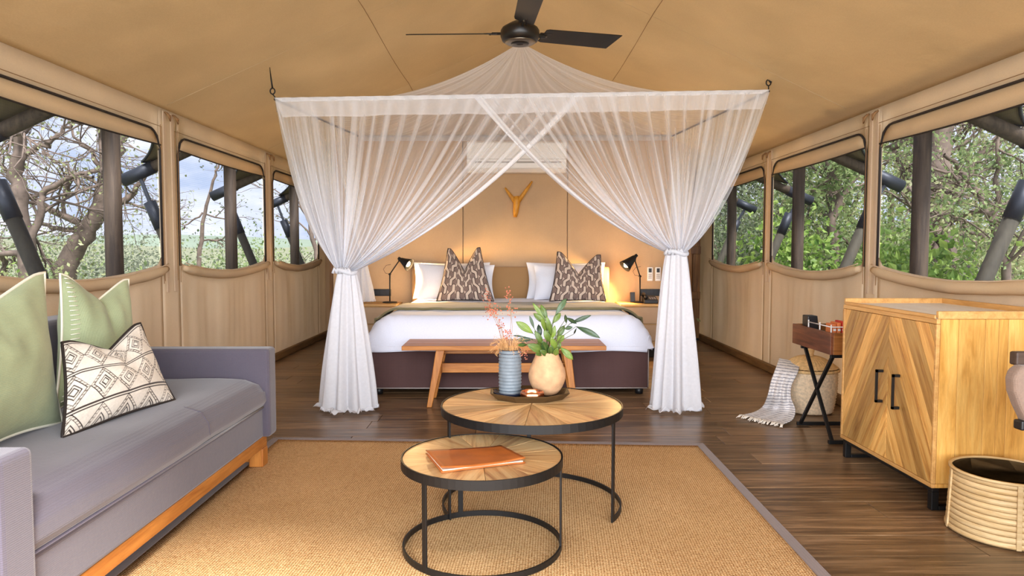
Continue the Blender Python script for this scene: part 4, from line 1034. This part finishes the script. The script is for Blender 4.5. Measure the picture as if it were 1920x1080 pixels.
# ================================================================== MOSQUITO NET CANOPY
nt_ = thing('mosquito_net', 'white sheer mosquito net canopy draped and tied back around the bed', 'mosquito net', (.08, 6.0, 0))
FY, BYN = 4.78, 7.18
FLc, FRc = on_y(516, 186, FY), on_y(1441, 171, FY)
BLc, BRc = on_y(672, 255, BYN), on_y(1262, 254, BYN)
for a, b in ((FLc, FRc), (BLc, BRc), (FLc, BLc), (FRc, BRc)):
    MB().tube([a, b], .011, 8).build('frame_pole', M['pole'], nt_, smooth=True)
def falloff(a, x): return 1-(1-a)**x
def bands(s, seed, step=.105, w=.016):
    """fabric pleats: s in metres along the rod -> 0..1 extra density"""
    r = random.Random(seed); out = 0; k = 0; pos = r.uniform(0, .05)
    return s
class Pleats:
    def __init__(s, length, seed, step=.10):
        r = random.Random(seed); s.p = []; x = r.uniform(.0, .06)
        while x < length: s.p.append((x, r.uniform(.010, .026), r.uniform(.5, 1.1))); x += step*r.uniform(.55, 1.4)
        s.q = []; x = 0
        while x < length: s.q.append((x, r.uniform(.003, .007), r.uniform(.1, .6))); x += .045*r.uniform(.4, 1.6)
    def __call__(s, x, v):
        a = max([h*math.exp(-((x-c)/w)**2) for c, w, h in s.p if abs(x-c) < 3*w] or [0])
        b = max([h*math.exp(-((x-c)/w)**2) for c, w, h in s.q if abs(x-c) < 3*w] or [0])*smooth(v*2.5)
        return max(a, b)

def curtain(name, top, length, tie, seed, n=330, nrow=46, base=.15, hem=None, width=.11, label=None, bulge=(0, 0, 0), sagk=.34, depthf=.012):
    pl = Pleats(length, seed); m = MB(); dens = []; rnd = random.Random(seed); tie = V(tie)
    for j in range(nrow+1):
        v = (j/nrow)
        for i in range(n+1):
            u = i/n; P0 = V(top(u)); s = u*length
            T = tie+V(((u-.5)*width, .03*math.sin(u*23+seed), .004*math.sin(u*40)))
            hd = math.hypot(T.x-P0.x, T.y-P0.y); k = min(1, hd/.35); sag = sagk*k*(1-.22*smooth((hd-.3)/1.0))
            C = P0.lerp(T, .5)+V((0, 0, -sag))+V(bulge)*k
            p = P0*(1-v)**2+C*2*v*(1-v)+T*v*v
            amp = depthf*(.35+1.6*math.sin(PI*min(1, v*.9)))
            p.y += amp*(math.sin(s*62+seed)+.6*math.sin(s*151+2*seed+v*2)); p.x += amp*.5*math.sin(s*97+seed)*math.sin(PI*v)
            m.v.append(tuple(p))
            ratio = min(9, 1/((1-v)**1.35+.09))
            a = base+.42*pl(s, v)*(1-.35*v)
            if hem is not None:
                hd_ = (s if hem == 0 else length-s); a = max(a, .80*(1-smooth((hd_-.055)/.02)))
            if s < .012 or length-s < .012: a = max(a, .5)
            dens.append(min(.97, falloff(a, max(1, ratio*.75+.25))))
    w = n+1
    for j in range(nrow):
        for i in range(n): a = j*w+i; m.f.append((a, a+1, a+w+1, a+w))
    m.at['dens'] = ('FLOAT', dens)
    return m.build(name, M['net'], nt_, smooth=True, label=label)

TieL, TieR = on_y(650, 509, 4.72), on_y(1268, 474, 4.72)
xl_in, xr_in = on_y(1092, 200, FY).x, on_y(888, 200, FY).x
def rodF(x): return FLc.lerp(FRc, (x-FLc.x)/(FRc.x-FLc.x))
curtain('curtain_panel', lambda u: rodF(lerp(FLc.x, xl_in, u))+V((0, 0, -.01)), xl_in-FLc.x, TieL, 3, hem=1)
curtain('curtain_panel', lambda u: rodF(lerp(xr_in, FRc.x, u))+V((0, -.02, -.01)), FRc.x-xr_in, TieR, 8, hem=0, width=.12)
# side panels: front part gathers at the front tie, rear part at the back corner
def side(A_, B_, u0, u1): return lambda u: A_.lerp(B_, lerp(u0, u1, u))
curtain('side_panel', side(FLc, BLc, 0, .62), 1.5, TieL+V((-.02, .06, 0)), 12, n=200, base=.42, width=.06, bulge=(-.06, 0, 0))
curtain('side_panel', side(FRc, BRc, 0, .62), 1.5, TieR+V((.02, .06, 0)), 17, n=200, base=.42, width=.06, bulge=(.06, 0, 0))
TBL, TBR = on_y(680, 498, 7.0), on_y(1262, 480, 7.0)
curtain('side_panel', side(BLc, FLc, 0, .40), 1.0, TBL, 21, n=130, base=.30, width=.08, nrow=30)
curtain('side_panel', side(BRc, FRc, 0, .40), 1.0, TBR, 27, n=130, base=.30, width=.08, nrow=30)

def tail(ctr, top_z, bot, rtop, rbot, seed, puddle=1.0, n=220, name='curtain_tail', zfloor=.004, rag=0):
    """gathered cloth hanging from the tie down to the floor"""
    m = MB(); dens = []; rows = 56; rnd = random.Random(seed)
    for j in range(rows+1):
        v = j/rows; hang = min(1, v/.86); pud = max(0, (v-.86)/.14)
        z = lerp(top_z, zfloor+.012, hang) if pud == 0 else zfloor+.012
        cx, cy = lerp(ctr[0], bot[0], smooth(hang)), lerp(ctr[1], bot[1], smooth(hang))
        g = hang**.75
        for i in range(n):
            t = 2*PI*i/n
            rx, ry = lerp(rtop[0], rbot[0], g), lerp(rtop[1], rbot[1], g)
            f = .5+.5*math.sin(t*9+seed+1.2*math.sin(t*2+seed)+v*.8); f2 = noise.noise(V((math.cos(t)*3.2, math.sin(t)*3.2, v*1.1+seed)))
            k = 1-(.22+.16*g)*f+.24*f2*g
            q = 1+pud*puddle*(.16+.30*noise.noise(V((math.cos(t)*1.6, math.sin(t)*1.6, seed*3.1))))
            x = cx+math.cos(t)*rx*k*q; y = cy+math.sin(t)*ry*k*q
            zz = z+(pud*.010*(1+math.sin(t*31+seed))*(1 if pud > .3 else .5)+.014*math.sin(PI*min(1, pud*1.0))*(1+math.sin(t*17)))*(pud > 0)
            m.v.append((x, y, max(zz, zfloor))); dens.append(.90+.06*f)
    for j in range(rows):
        for i in range(n): m.f.append((j*n+i, j*n+(i+1) % n, (j+1)*n+(i+1) % n, (j+1)*n+i))
    m.at['dens'] = ('FLOAT', dens)
    return m.build(name, M['net'], nt_, smooth=True)
tail(TieL[:2], TieL.z+.0, (on_z(655, 768).x, 4.64), (.062, .055), (.20, .15), 2.0)
tail(TieR[:2], TieR.z+.0, (on_z(1262, 766).x, 4.64), (.070, .06), (.175, .15), 5.0)
tail(TBL[:2], TBL.z, (TBL.x+.02, 7.02), (.05, .05), (.10, .08), 7.0, name='rear_tail', zfloor=.552, puddle=.3, n=90)
tail(TBR[:2], TBR.z, (TBR.x+.02, 7.02), (.05, .05), (.10, .08), 9.0, name='rear_tail', zfloor=.552, puddle=.3, n=90)
for T, w in ((TieL, .066), (TieR, .072)):
    tb = MB(); tb.tube([T+V((math.cos(a)*w, math.sin(a)*w*.9, .012*math.sin(a*2))) for a in [2*PI*k/28 for k in range(28)]], .014, 8, closed=True)
    for k in range(6):
        c0 = T+V((-w*.8+.012*k, -w*.55, -.01)); tb.tube([c0, c0+V((-.02+.008*k, -.02, .03)), c0+V((-.028+.012*k, -.015, .0))], .011, 6)
    tb.at['dens'] = ('FLOAT', [.95]*len(tb.v)); tb.build('tie_back', M['net'], nt_, smooth=True)

# valance along the rods
def valance(a, b, drop, seed, dens0, off=-.016, n=200):
    m = MB(); d = []
    for j in range(9):
        for i in range(n+1):
            u = i/n; v = j/8; s = u*(b-a).length; p = a.lerp(b, u*(1-.03*v)+.015*v)
            p = p+V((0, off+.006*math.sin(s*22+seed)*v+.003*math.sin(s*60), .006-drop*v*(1+.08*noise.noise(V((s*3, seed, 0))))))
            m.v.append(tuple(p)); d.append(dens0+.05*math.sin(s*40)+(.06 if v > .9 else 0))
    for j in range(8):
        for i in range(n): q = j*(n+1)+i; m.f.append((q, q+1, q+n+2, q+n+1))
    m.at['dens'] = ('FLOAT', d); m.build('valance', M['net'], nt_, smooth=True)
valance(FLc, FRc, .130, 2, .50)
valance(FLc, FRc, .028, 7, .9, off=-.020)
valance(BLc, BRc, .060, 4, .55)
valance(FLc, BLc, .09, 5, .22); valance(FRc, BRc, .09, 6, .22)
# roof of the canopy: sags from the apex to the four rods
AP = on_y(976, 84, 6.0)
m = MB(); dens = []; NS, NR = 480, 34
cor = [FLc, FRc, BRc, BLc]; pl = Pleats(12.0, 44, .11)
for j in range(NR+1):
    t = j/NR
    for i in range(NS):
        s = i/NS*4; k = int(s) % 4; f = s-int(s); e = cor[k].lerp(cor[(k+1) % 4], f)
        a = 2*PI*i/NS; r0 = .035
        st = V((AP.x+math.cos(a+PI*1.25)*r0, AP.y+math.sin(a+PI*1.25)*r0, AP.z))
        p = st.lerp(e, t); p.z = e.z+(AP.z-e.z)*(1-t)**1.95-.05*math.sin(PI*t)*t*math.sin(PI*f)
        p.z += .012*math.sin(i*.55)*(1-t)*min(1, t*4); 
        m.v.append(tuple(p)); dd = .40+.36*pl(s*3, .3)*(1-.5*t); dens.append(min(.93, falloff(dd, 1+1.6*(1-t)**2)))
for j in range(NR):
    for i in range(NS): m.f.append((j*NS+i, j*NS+(i+1) % NS, (j+1)*NS+(i+1) % NS, (j+1)*NS+i))
m.at['dens'] = ('FLOAT', dens); m.build('canopy_top', M['net'], nt_, smooth=True)
MB().tube([AP+V((0, 0, -.01)), V((AP.x, AP.y, ceil_z(AP.x, AP.y)-.012))], .006, 6).build('hanging_cord', M['pole'], nt_, smooth=True)
# eye hooks with cords up to the roof
for lab, p0, top_uv, corner in (('black eye hook and cord holding the left front corner of the net', (511, 171), (506, 140), FLc), ('black eye hook and cord holding the right front corner of the net', (1441, 155), (1448, 130), FRc)):
    r_ = on_y(*p0, FY); tz = on_y(*top_uv, FY)
    tz.z = ceil_z(tz.x, FY)-.004 if abs(ceil_z(tz.x, FY)-tz.z) < .15 else tz.z
    h = thing('ceiling_hook', lab, 'hook', tz)
    MB().tube([r_+V((.016*math.cos(2*PI*k/16), 0, .02*math.sin(2*PI*k/16))) for k in range(16)], .0045, 6, closed=True).build('eye', M['black'], h, smooth=True)
    MB().tube([r_+V((0, 0, .02)), r_.lerp(tz, .5), tz], [.006, .005, .002], 6).build('cord', M['black'], h, smooth=True)
    MB().tube([r_+V((0, 0, -.02)), corner+V((0, 0, .012))], .004, 6).build('link', M['black'], h, smooth=True)

# ================================================================== CEILING FAN
FC = on_y(975, 72, 3.95)
fz = FC.z-.035
fn_ = thing('ceiling_fan', 'black three-bladed ceiling fan hanging from the tent roof', 'fan', (FC.x, FC.y, fz))
MB().lathe([(.001, 0), (.045, 0), (.05, .004), (.052, .012), (.085, .012), (.1, .022), (.109, .045), (.109, .075), (.10, .09), (.06, .115), (.03, .13), (.001, .132)], (FC.x, FC.y, fz), 40).build('motor_housing', M['fan'], fn_, smooth=True)
MB().lathe([(.052, .006), (.08, .008), (.088, .014), (.08, .018), (.052, .014), (.052, .006)], (FC.x, FC.y, fz), 40).build('rim_ring', M['chrome'], fn_, smooth=True)
MB().lathe([(.001, -.004), (.018, -.003), (.022, .002), (.001, .004)], (FC.x, FC.y, fz), 20).build('centre_cap', M['fan'], fn_, smooth=True)
MB().tube([(FC.x, FC.y, fz+.12), (FC.x, FC.y, ceil_z(FC.x, FC.y)-.05)], .013, 10).build('down_rod', M['fan'], fn_, smooth=True)
MB().lathe([(.001, 0), (.03, 0), (.055, .05), (.055, .06), (.001, .06)], (FC.x, FC.y, ceil_z(FC.x, FC.y)-.07), 24).build('ceiling_cup', M['fan'], fn_, smooth=True)
for ang, tilt in ((33, -22), (160, -17), (276, -18)):
    a = R(ang); d = V((math.cos(a), math.sin(a), .095)); d.normalize(); s_ = V((-math.sin(a), math.cos(a), 0)); up = d.cross(s_)
    s2 = s_*math.cos(R(tilt))+up*math.sin(R(tilt)); c0 = V((FC.x, FC.y, fz+.062))
    m = MB(); m.tube([c0+d*.09, c0+d*.17], .008, 8)
    for q in (-.018, .018): m.bar(c0+d*.13+s2*q, c0+d*.21+s2*q, .012, .005)
    m.build('blade_arm', M['fan'], fn_, bevel=.001)
    m = MB(); L0, L1 = .155, .715; ol = [(L0, -.048), (L0+.02, -.055), (L1-.05, -.066), (L1, -.066), (L1-.03, .066), (L0+.02, .058), (L0, .05)]
    n = len(ol); upn = d.cross(s2).normalized()
    vs = [c0+d*x+s2*y+upn*z for z in (-.0025, .0025) for x, y in ol]
    m.add(vs, [tuple(range(n))[::-1], tuple(range(n, 2*n))]+[(k, (k+1) % n, n+(k+1) % n, n+k) for k in range(n)])
    m.build('blade', M['fan'], fn_, bevel=.001, seg=1)
    MB().tube([c0+d*.18-upn*.003, c0+d*.18-upn*.009], .007, 8).build('screw', M['chrome'], fn_)

# ================================================================== CABINET
CX, CX1, CY0, CY1, CZ0, CZ1 = 1.757, 2.275, 2.81, 3.60, .098, .80
cb = thing('cabinet', 'two-door cabinet of mixed golden wood planks on black metal feet', 'cabinet', ((CX+CX1)/2, (CY0+CY1)/2, 0))
B('body', M['cabside'], cb, CX+.012, CX1-.002, CY0+.012, CY1, CZ0+.018, CZ1-.018, .002)
B('frame_edge', M['cabrim'], cb, CX-.004, CX+.012, CY0, CY1, CZ0, CZ0+.017, .002)
B('frame_edge', M['cabrim'], cb, CX-.004, CX+.012, CY0, CY1, CZ1-.02, CZ1, .002)
B('frame_edge', M['cabrim'], cb, CX-.004, CX+.012, CY1-.016, CY1, CZ0+.018, CZ1-.021, .002)
B('frame_edge', M['cabrim'], cb, CX-.004, CX+.012, CY0, CY0+.012, CZ0+.018, CZ1-.021, .002)
B('bottom_board', M['cabside'], cb, CX+.013, CX1, CY0, CY1, CZ0, CZ0+.017, .002)
xs = [CX+.013, 1.845, 1.955, 2.01, 2.05, 2.14, CX1]
for i in range(6): B('side_plank', M['cabside'], cb, xs[i]+.0006, xs[i+1]-.0006, CY0, CY0+.014, CZ0+.018, CZ1-.001, .0012, seg=1)
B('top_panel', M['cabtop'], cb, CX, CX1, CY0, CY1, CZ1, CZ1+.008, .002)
B('rim', M['cabrim'], cb, CX, CX1, CY0-.004, CY0+.014, CZ1+.0, CZ1+.033, .003)
B('rim', M['cabrim'], cb, CX, CX1, CY1-.016, CY1+.002, CZ1+.0, CZ1+.033, .003)
B('rim', M['cabrim'], cb, CX1-.016, CX1+.002, CY0+.015, CY1-.017, CZ1+.0, CZ1+.033, .003)
B('rim', M['cabrim'], cb, CX-.004, CX+.012, CY0+.015, CY1-.017, CZ1+.0, CZ1+.016, .003)
YD = 3.168
def door(y0, y1, sgn):
    """sgn +1: boards run up towards the room's near end"""
    z0, z1 = CZ0+.019, CZ1-.022; dr_ = MB().box(CX+.005, CX+.012, y0, y1, z0, z1).build('door', M['cabrim'], cb)
    a = R(30); nx, ny = math.cos(a), -sgn*math.sin(a); rect = [(y0, z0), (y1, z0), (y1, z1), (y0, z1)]
    ds = [nx*p[0]+ny*p[1] for p in rect]; d = min(ds)-.02; rr = random.Random(int(sgn)+5)
    while d < max(ds):
        w = rr.choice((.062, .095, .08, .05)); pol = clip_poly(clip_poly(rect, nx, ny, d+w-.0008), -nx, -ny, -(d+.0008)); d += w
        if len(pol) < 3: continue
        m = MB(); n = len(pol); xo = CX-.001+rr.uniform(-.0008, .0008)
        m.add([(xo, p[0], p[1]) for p in pol]+[(CX+.006, p[0], p[1]) for p in pol], [tuple(range(n)), tuple(range(n, 2*n))[::-1]]+[(k, n+k, n+(k+1) % n, (k+1) % n) for k in range(n)])
        o = m.build('plank', M['cab'], dr_, bevel=.0006, seg=1)
        # turn the board's own axes so that its grain follows its length
        ang = sgn*R(30); o.data.transform(Matrix.Rotation(ang, 4, 'X')); o.rotation_euler = (-ang, 0, 0)
    return dr_
d1 = door(YD+.002, CY1-.018, -1); d2 = door(CY0+.014, YD-.002, 1)
for dd, u, v0, v1 in ((d1, 1648, 693, 755), (d2, 1679, 702, 768)):
    a, b = on_x(u, v0, CX-.02), on_x(u, v1, CX-.02); yy = a.y
    m = MB(); m.box(CX-.034, CX-.026, yy-.006, yy+.006, b.z, a.z); m.box(CX-.034, CX-.001, yy-.006, yy+.006, a.z-.012, a.z); m.box(CX-.034, CX-.001, yy-.006, yy+.006, b.z, b.z+.012)
    m.build('handle', M['black'], dd)
m = MB().box(CX-.002, CX+.0, YD-.001, YD+.001, .12, .13)
for y0 in (CY0+.01, CY1-.045):
    for x0 in (CX+.005, CX1-.04): B('foot', M['black'], cb, x0, x0+.03, y0, y0+.03, .001, .078, .002)
    B('foot_bar', M['black'], cb, CX+.036, CX1-.041, y0, y0+.03, .001, .018, .002)
for x0 in (CX+.005, CX1-.04): B('base_rail', M['black'], cb, x0, x0+.03, CY0+.01, CY1-.015, .079, .0975, .002)

# ================================================================== TRAY TABLE with tea things
st = thing('side_table', 'walnut tray table on crossed black metal legs beside the cabinet', 'table', (1.98, 4.03, 0))
X0, X1_, YA, YB, ZA, ZB = 1.772, 2.18, 3.775, 4.285, .507, .628
B('side_board', M['walnut'], st, X0, X0+.016, YA, YB, ZA, ZB, .002)
B('side_board', M['walnut'], st, X1_-.016, X1_, YA, YB, ZA, ZB, .002)
B('front_board', M['walnutf'], st, X0+.017, X1_-.017, YA, YA+.016, ZA, ZB, .002)
B('back_board', M['walnutf'], st, X0+.017, X1_-.017, YB-.016, YB, ZA, ZB, .002)
B('tray_floor', M['blackp'], st, X0+.017, X1_-.017, YA+.017, YB-.017, .575, .588, .002)
for xx in (X0+.03, X1_-.05):
    MB().bar((xx+.012, 4.20, .505), (xx+.012, 3.815, .012), .018, .018, (1, 0, 0)).build('leg', M['black'], st, bevel=.002)
    MB().bar((xx+.012, 3.82, .505), (xx+.012, 4.235, .012), .018, .018, (1, 0, 0)).build('leg', M['black'], st, bevel=.002)
for yy, zz in ((3.815, .010), (4.235, .010), (3.815, .494), (4.20, .494)):
    B('cross_bar', M['black'], st, X0+.02, X1_-.02, yy-.009, yy+.009, zz-.009, zz+.012, .002)
b_ = MB(); b_.box(1.80, 1.87, 4.13, 4.21, .589, .690); b_.v = [(x+(.012 if z > .6 and x > 1.83 else 0)*-1, y, z) for x, y, z in b_.v]
tag(b_.build('black_box', M['blackp'], bevel=.004), 'small black box at the back corner of the walnut tray', 'box')
wr = thing('wire_rack', 'white wire rail rack standing in the walnut tray', 'rack', (1.93, 3.95, .589))
pts = [(1.80, 4.12, .655), (1.80, 3.83, .655), (2.14, 3.83, .655), (2.14, 4.12, .655)]
MB().tube(pts, .0035, 6).build('rail', M['wire'], wr, smooth=True)
for p in pts+[(1.80, 3.97, .655), (1.91, 3.83, .655), (2.02, 3.83, .655)]: MB().tube([(p[0], p[1], .589), (p[0], p[1], .668)], .004, 6).build('post', M['wire'], wr, smooth=True)
B('rack_floor', M['wire'], wr, 1.79, 2.15, 3.84, 4.11, .5895, .593, .001)
nms = [('orange', 'pale orange', 'leftmost'), ('orange', 'orange', 'second from left'), ('red', 'red', 'third from left'), ('red', 'deep red', 'fourth from left'), ('blackp', 'black', 'fifth from left'), ('cream', 'cream', 'rightmost')]
for k, (mm, nm, pos) in enumerate(nms):
    x = 1.812+.026*k+.012; r = thing('sachet_packet', '%s paper sachet packet standing in the wire rack, %s' % (nm, pos), 'packet', (x, 3.9, .5935))
    m = MB().box(x, x+.019, 3.86, 3.95, .594, .668+.008*(k % 3)); m.build('packet', M[mm], r, bevel=.003)
    B('label_strip', M['wire'], r, x+.002, x+.017, 3.858, 3.861, .63, .642, .0005)
cd = thing('tea_caddy', 'open wooden tea caddy filled with red and dark sachets beside the wire rack', 'caddy', (2.06, 4.02, .594))
B('back_board', M['boxwood'], cd, 1.985, 2.14, 4.07, 4.08, .594, .735, .002)
B('front_board', M['boxwood'], cd, 1.985, 2.14, 3.96, 3.968, .594, .66, .002)
B('side_board', M['boxwood'], cd, 1.985, 1.993, 3.969, 4.069, .594, .70, .002)
B('side_board', M['boxwood'], cd, 2.132, 2.14, 3.969, 4.069, .594, .70, .002)
for k in range(5): B('sachet', M[('red', 'blackp', 'orange', 'red', 'navy')[k]], cd, 1.998+.026*k, 2.02+.026*k, 3.975, 4.06, .596, .715+.008*(k % 2), .002)

# ================================================================== BASKET with blanket
BK = V((2.03, 4.62, 0)); bk = thing('lidded_basket', 'round woven wicker basket with domed lid beside the tray table', 'basket', BK)
def weave(r0, r1, z0, z1, rows, n, amp, mat, name):
    m = MB(); m2 = rows*2
    pf = [(lerp(r0, r1, (j/m2)**.8)+.008*math.sin(PI*j/m2), lerp(z0, z1, j/m2)) for j in range(m2+1)]
    m.lathe(pf, BK, n, fn=lambda t, i: amp*(1 if i % 2 else -1)*(.75+.25*math.cos(t*n/4+PI*(i//2 % 2))))
    return m.build(name, mat, bk, smooth=True)
weave(.150, .176, .004, .285, 15, 176, .0035, M['wicker'], 'woven_body')
MB().tube([(BK.x+.180*math.cos(2*PI*k/48), BK.y+.180*math.sin(2*PI*k/48), .287) for k in range(48)], .011, 8, closed=True).build('rim_coil', M['wickerlid'], bk, smooth=True)
ld = MB(); pf = []
for j in range(27):
    t = j/26; pf.append((lerp(.182, .030, t), .300+.075*math.sin(t*PI/2)))
ld.lathe(pf, BK, 176, fn=lambda t, i: .0006*(i % 2)+.0, )
ld.v = [(x, y, z+.0022*math.cos(math.atan2(y-BK.y, x-BK.x)*44)*min(1, math.hypot(x-BK.x, y-BK.y)/.1)) for x, y, z in ld.v]
lo = ld.build('lid', M['wickerlid'], bk, smooth=True)
MB().lathe([(.028, .37), (.026, .39), (.033, .42), (.030, .445), (.018, .455), (.001, .457)], BK, 24, fn=lambda t, i: .001*math.cos(8*t)).build('lid_knob', M['wickerlid'], lo, smooth=True)

bl = thing('blanket', 'white and grey striped cotton blanket hanging off the basket onto the floor', 'blanket', (1.80, 4.45, 0))
Lc = [on_y(1461, 672, 4.66), on_y(1455, 690, 4.52), on_y(1446, 715, 4.47), on_y(1440, 740, 4.44), on_z(1430, 762, .03), on_z(1415, 772, .018), on_z(1392, 778, .012)]
Rc = [on_y(1500, 680, 4.60), on_y(1496, 698, 4.43), on_y(1484, 722, 4.40), on_y(1483, 745, 4.38), on_y(1491, 768, 4.34), on_z(1486, 786, .028), on_z(1468, 795, .012)]
def cat(P_, t):
    t = t*(len(P_)-1); i = min(len(P_)-2, int(t)); f = t-i; p0, p1, p2, p3 = P_[max(0, i-1)], P_[i], P_[i+1], P_[min(len(P_)-1, i+2)]
    return .5*((2*p1)+(p2-p0)*f+(2*p0-5*p1+4*p2-p3)*f*f+(3*p1-p0-3*p2+p3)*f**3)
def blk(u, v):
    p = cat(Lc, v).lerp(cat(Rc, v), u); p = p+V((-.35, -.8, .1)).normalized()*(.012*math.sin(u*19+v*2)+.016*math.sin(PI*u))*smooth(v*2)
    p.z = max(p.z, .008+.006*math.sin(u*30)); return p
m = MB().grid(blk, 60, 150); cols = []
for j in range(151):
    for i in range(61):
        f = (j/150*26+.5*i/60) % 1; cols.append(S(150, 148, 156) if f < .26 else S(232, 226, 224) if f > .34 else S(192, 188, 190))
m.at['col'] = ('FLOAT_COLOR', cols); m.build('cloth', M['blanket'], bl, smooth=True, solid=.005)
m = MB(); rr = random.Random(3)
for k in range(34):
    u = k/33; p = blk(u, 1); d = (Lc[-1]-Lc[-3]).lerp(Rc[-1]-Rc[-3], u); d.z = 0; d = d.normalized(); d = (d+V((rr.uniform(-.5, .5), rr.uniform(-.5, .5), 0))).normalized()
    for q in range(3):
        o_ = V((rr.uniform(-.008, .008), rr.uniform(-.008, .008), 0)); m.tube([p+o_, p+o_+d*.02+V((0, 0, .004)), V((p.x, p.y, .004))+o_+d*rr.uniform(.035, .055)], [.003, .003, .0015], 5)
tag(m.build('fringe', M['tassel'], bl, smooth=True), kind='stuff')

# ================================================================== WASTE BIN
WB = V((1.905, 2.60, 0)); wb = thing('waste_bin', 'round pale bamboo strip waste bin at the right front of the cabinet', 'bin', WB)
nb_ = 11; hz = .236/nb_
for k in range(nb_):
    z0 = .003+k*hz; ra = .190-.012*k/nb_
    MB().lathe([(ra-.006, z0), (ra, z0+.001), (ra+.0012, z0+hz*.5), (ra, z0+hz-.0012), (ra-.006, z0+hz-.0006), (ra-.006, z0)], WB, 56).build('bamboo_strip', M['bamboo'], wb, smooth=True)
MB().lathe([(.001, .003), (.183, .003), (.183, .008), (.001, .008)], WB, 48).build('bin_floor', M['bamboo'], wb)
for a in (-112, -15, 75, 165):
    a = R(a); MB().bar((WB.x+math.cos(a)*.193, WB.y+math.sin(a)*.193, .004), (WB.x+math.cos(a)*.183, WB.y+math.sin(a)*.183, .236), .007, .016, (-math.sin(a), math.cos(a), 0)).build('upright', M['bamboo'], wb, bevel=.001)
for z in (.010, .238): MB().lathe([(.174+(.012 if z < .1 else 0), z), (.186+(.008 if z < .1 else 0), z-.004), (.186+(.008 if z < .1 else 0), z+.006), (.174+(.012 if z < .1 else 0), z+.006), (.174+(.012 if z < .1 else 0), z)], WB, 56).build('hoop', M['bamboo'], wb, smooth=True)

# ================================================================== CHAIR at the right edge
ch = thing('desk_chair', 'upholstered chair with dark wooden top rail at the right edge of the picture', 'chair', (1.90, 2.05, 0))
x0 = on_y(1898, 660, 2.27).x
B('top_rail', M['chairwood'], ch, x0, x0+.46, 2.25, 2.285, on_y(1900, 684, 2.27).z, on_y(1900, 659, 2.27).z, .006)
prof = []
xl = on_y(1889, 700, 2.24).x; zt_ = on_y(1889, 684, 2.24).z; zb_ = on_y(1889, 800, 2.24).z; wch = .49
ol = [(xl+.03, zt_), (xl+.008, zt_-.015), (xl, zt_-.045), (xl+.004, zt_-.085), (xl+.022, zt_-.13), (xl+.045, zt_-.175), (xl+.06, zt_-.215)]
ol = ol+[(2*(xl+wch/2)-x, z) for x, z in reversed(ol)]
m = MB(); n = len(ol); m.add([(x, y, z) for y in (2.205, 2.262) for x, z in ol], [tuple(range(n))[::-1], tuple(range(n, 2*n))]+[(k, (k+1) % n, n+(k+1) % n, n+k) for k in range(n)])
m.build('back_pad', M['greyseat'], ch, bevel=.018, seg=4)
B('back_bolt', M['blackp'], ch, on_y(1903, 790, 2.24).x, on_y(1903, 790, 2.24).x+.04, 2.21, 2.25, on_y(1900, 804, 2.24).z, on_y(1900, 786, 2.24).z, .006)
B('seat', M['greyseat'], ch, xl+.09, xl+wch-.03, 1.78, 2.20, .40, .46, .02, seg=3)
for xx in (xl+.12, xl+wch-.12):
    MB().bar((xx+.02, 2.225, .001), (xx+.02, 2.245, .60), .032, .032).build('leg', M['chairwood'], ch, bevel=.003)
    MB().bar((xx+.02, 1.82, .0145 if xx < 1 else .001), (xx+.02, 1.83, .41), .032, .032).build('leg', M['chairwood'], ch, bevel=.003)
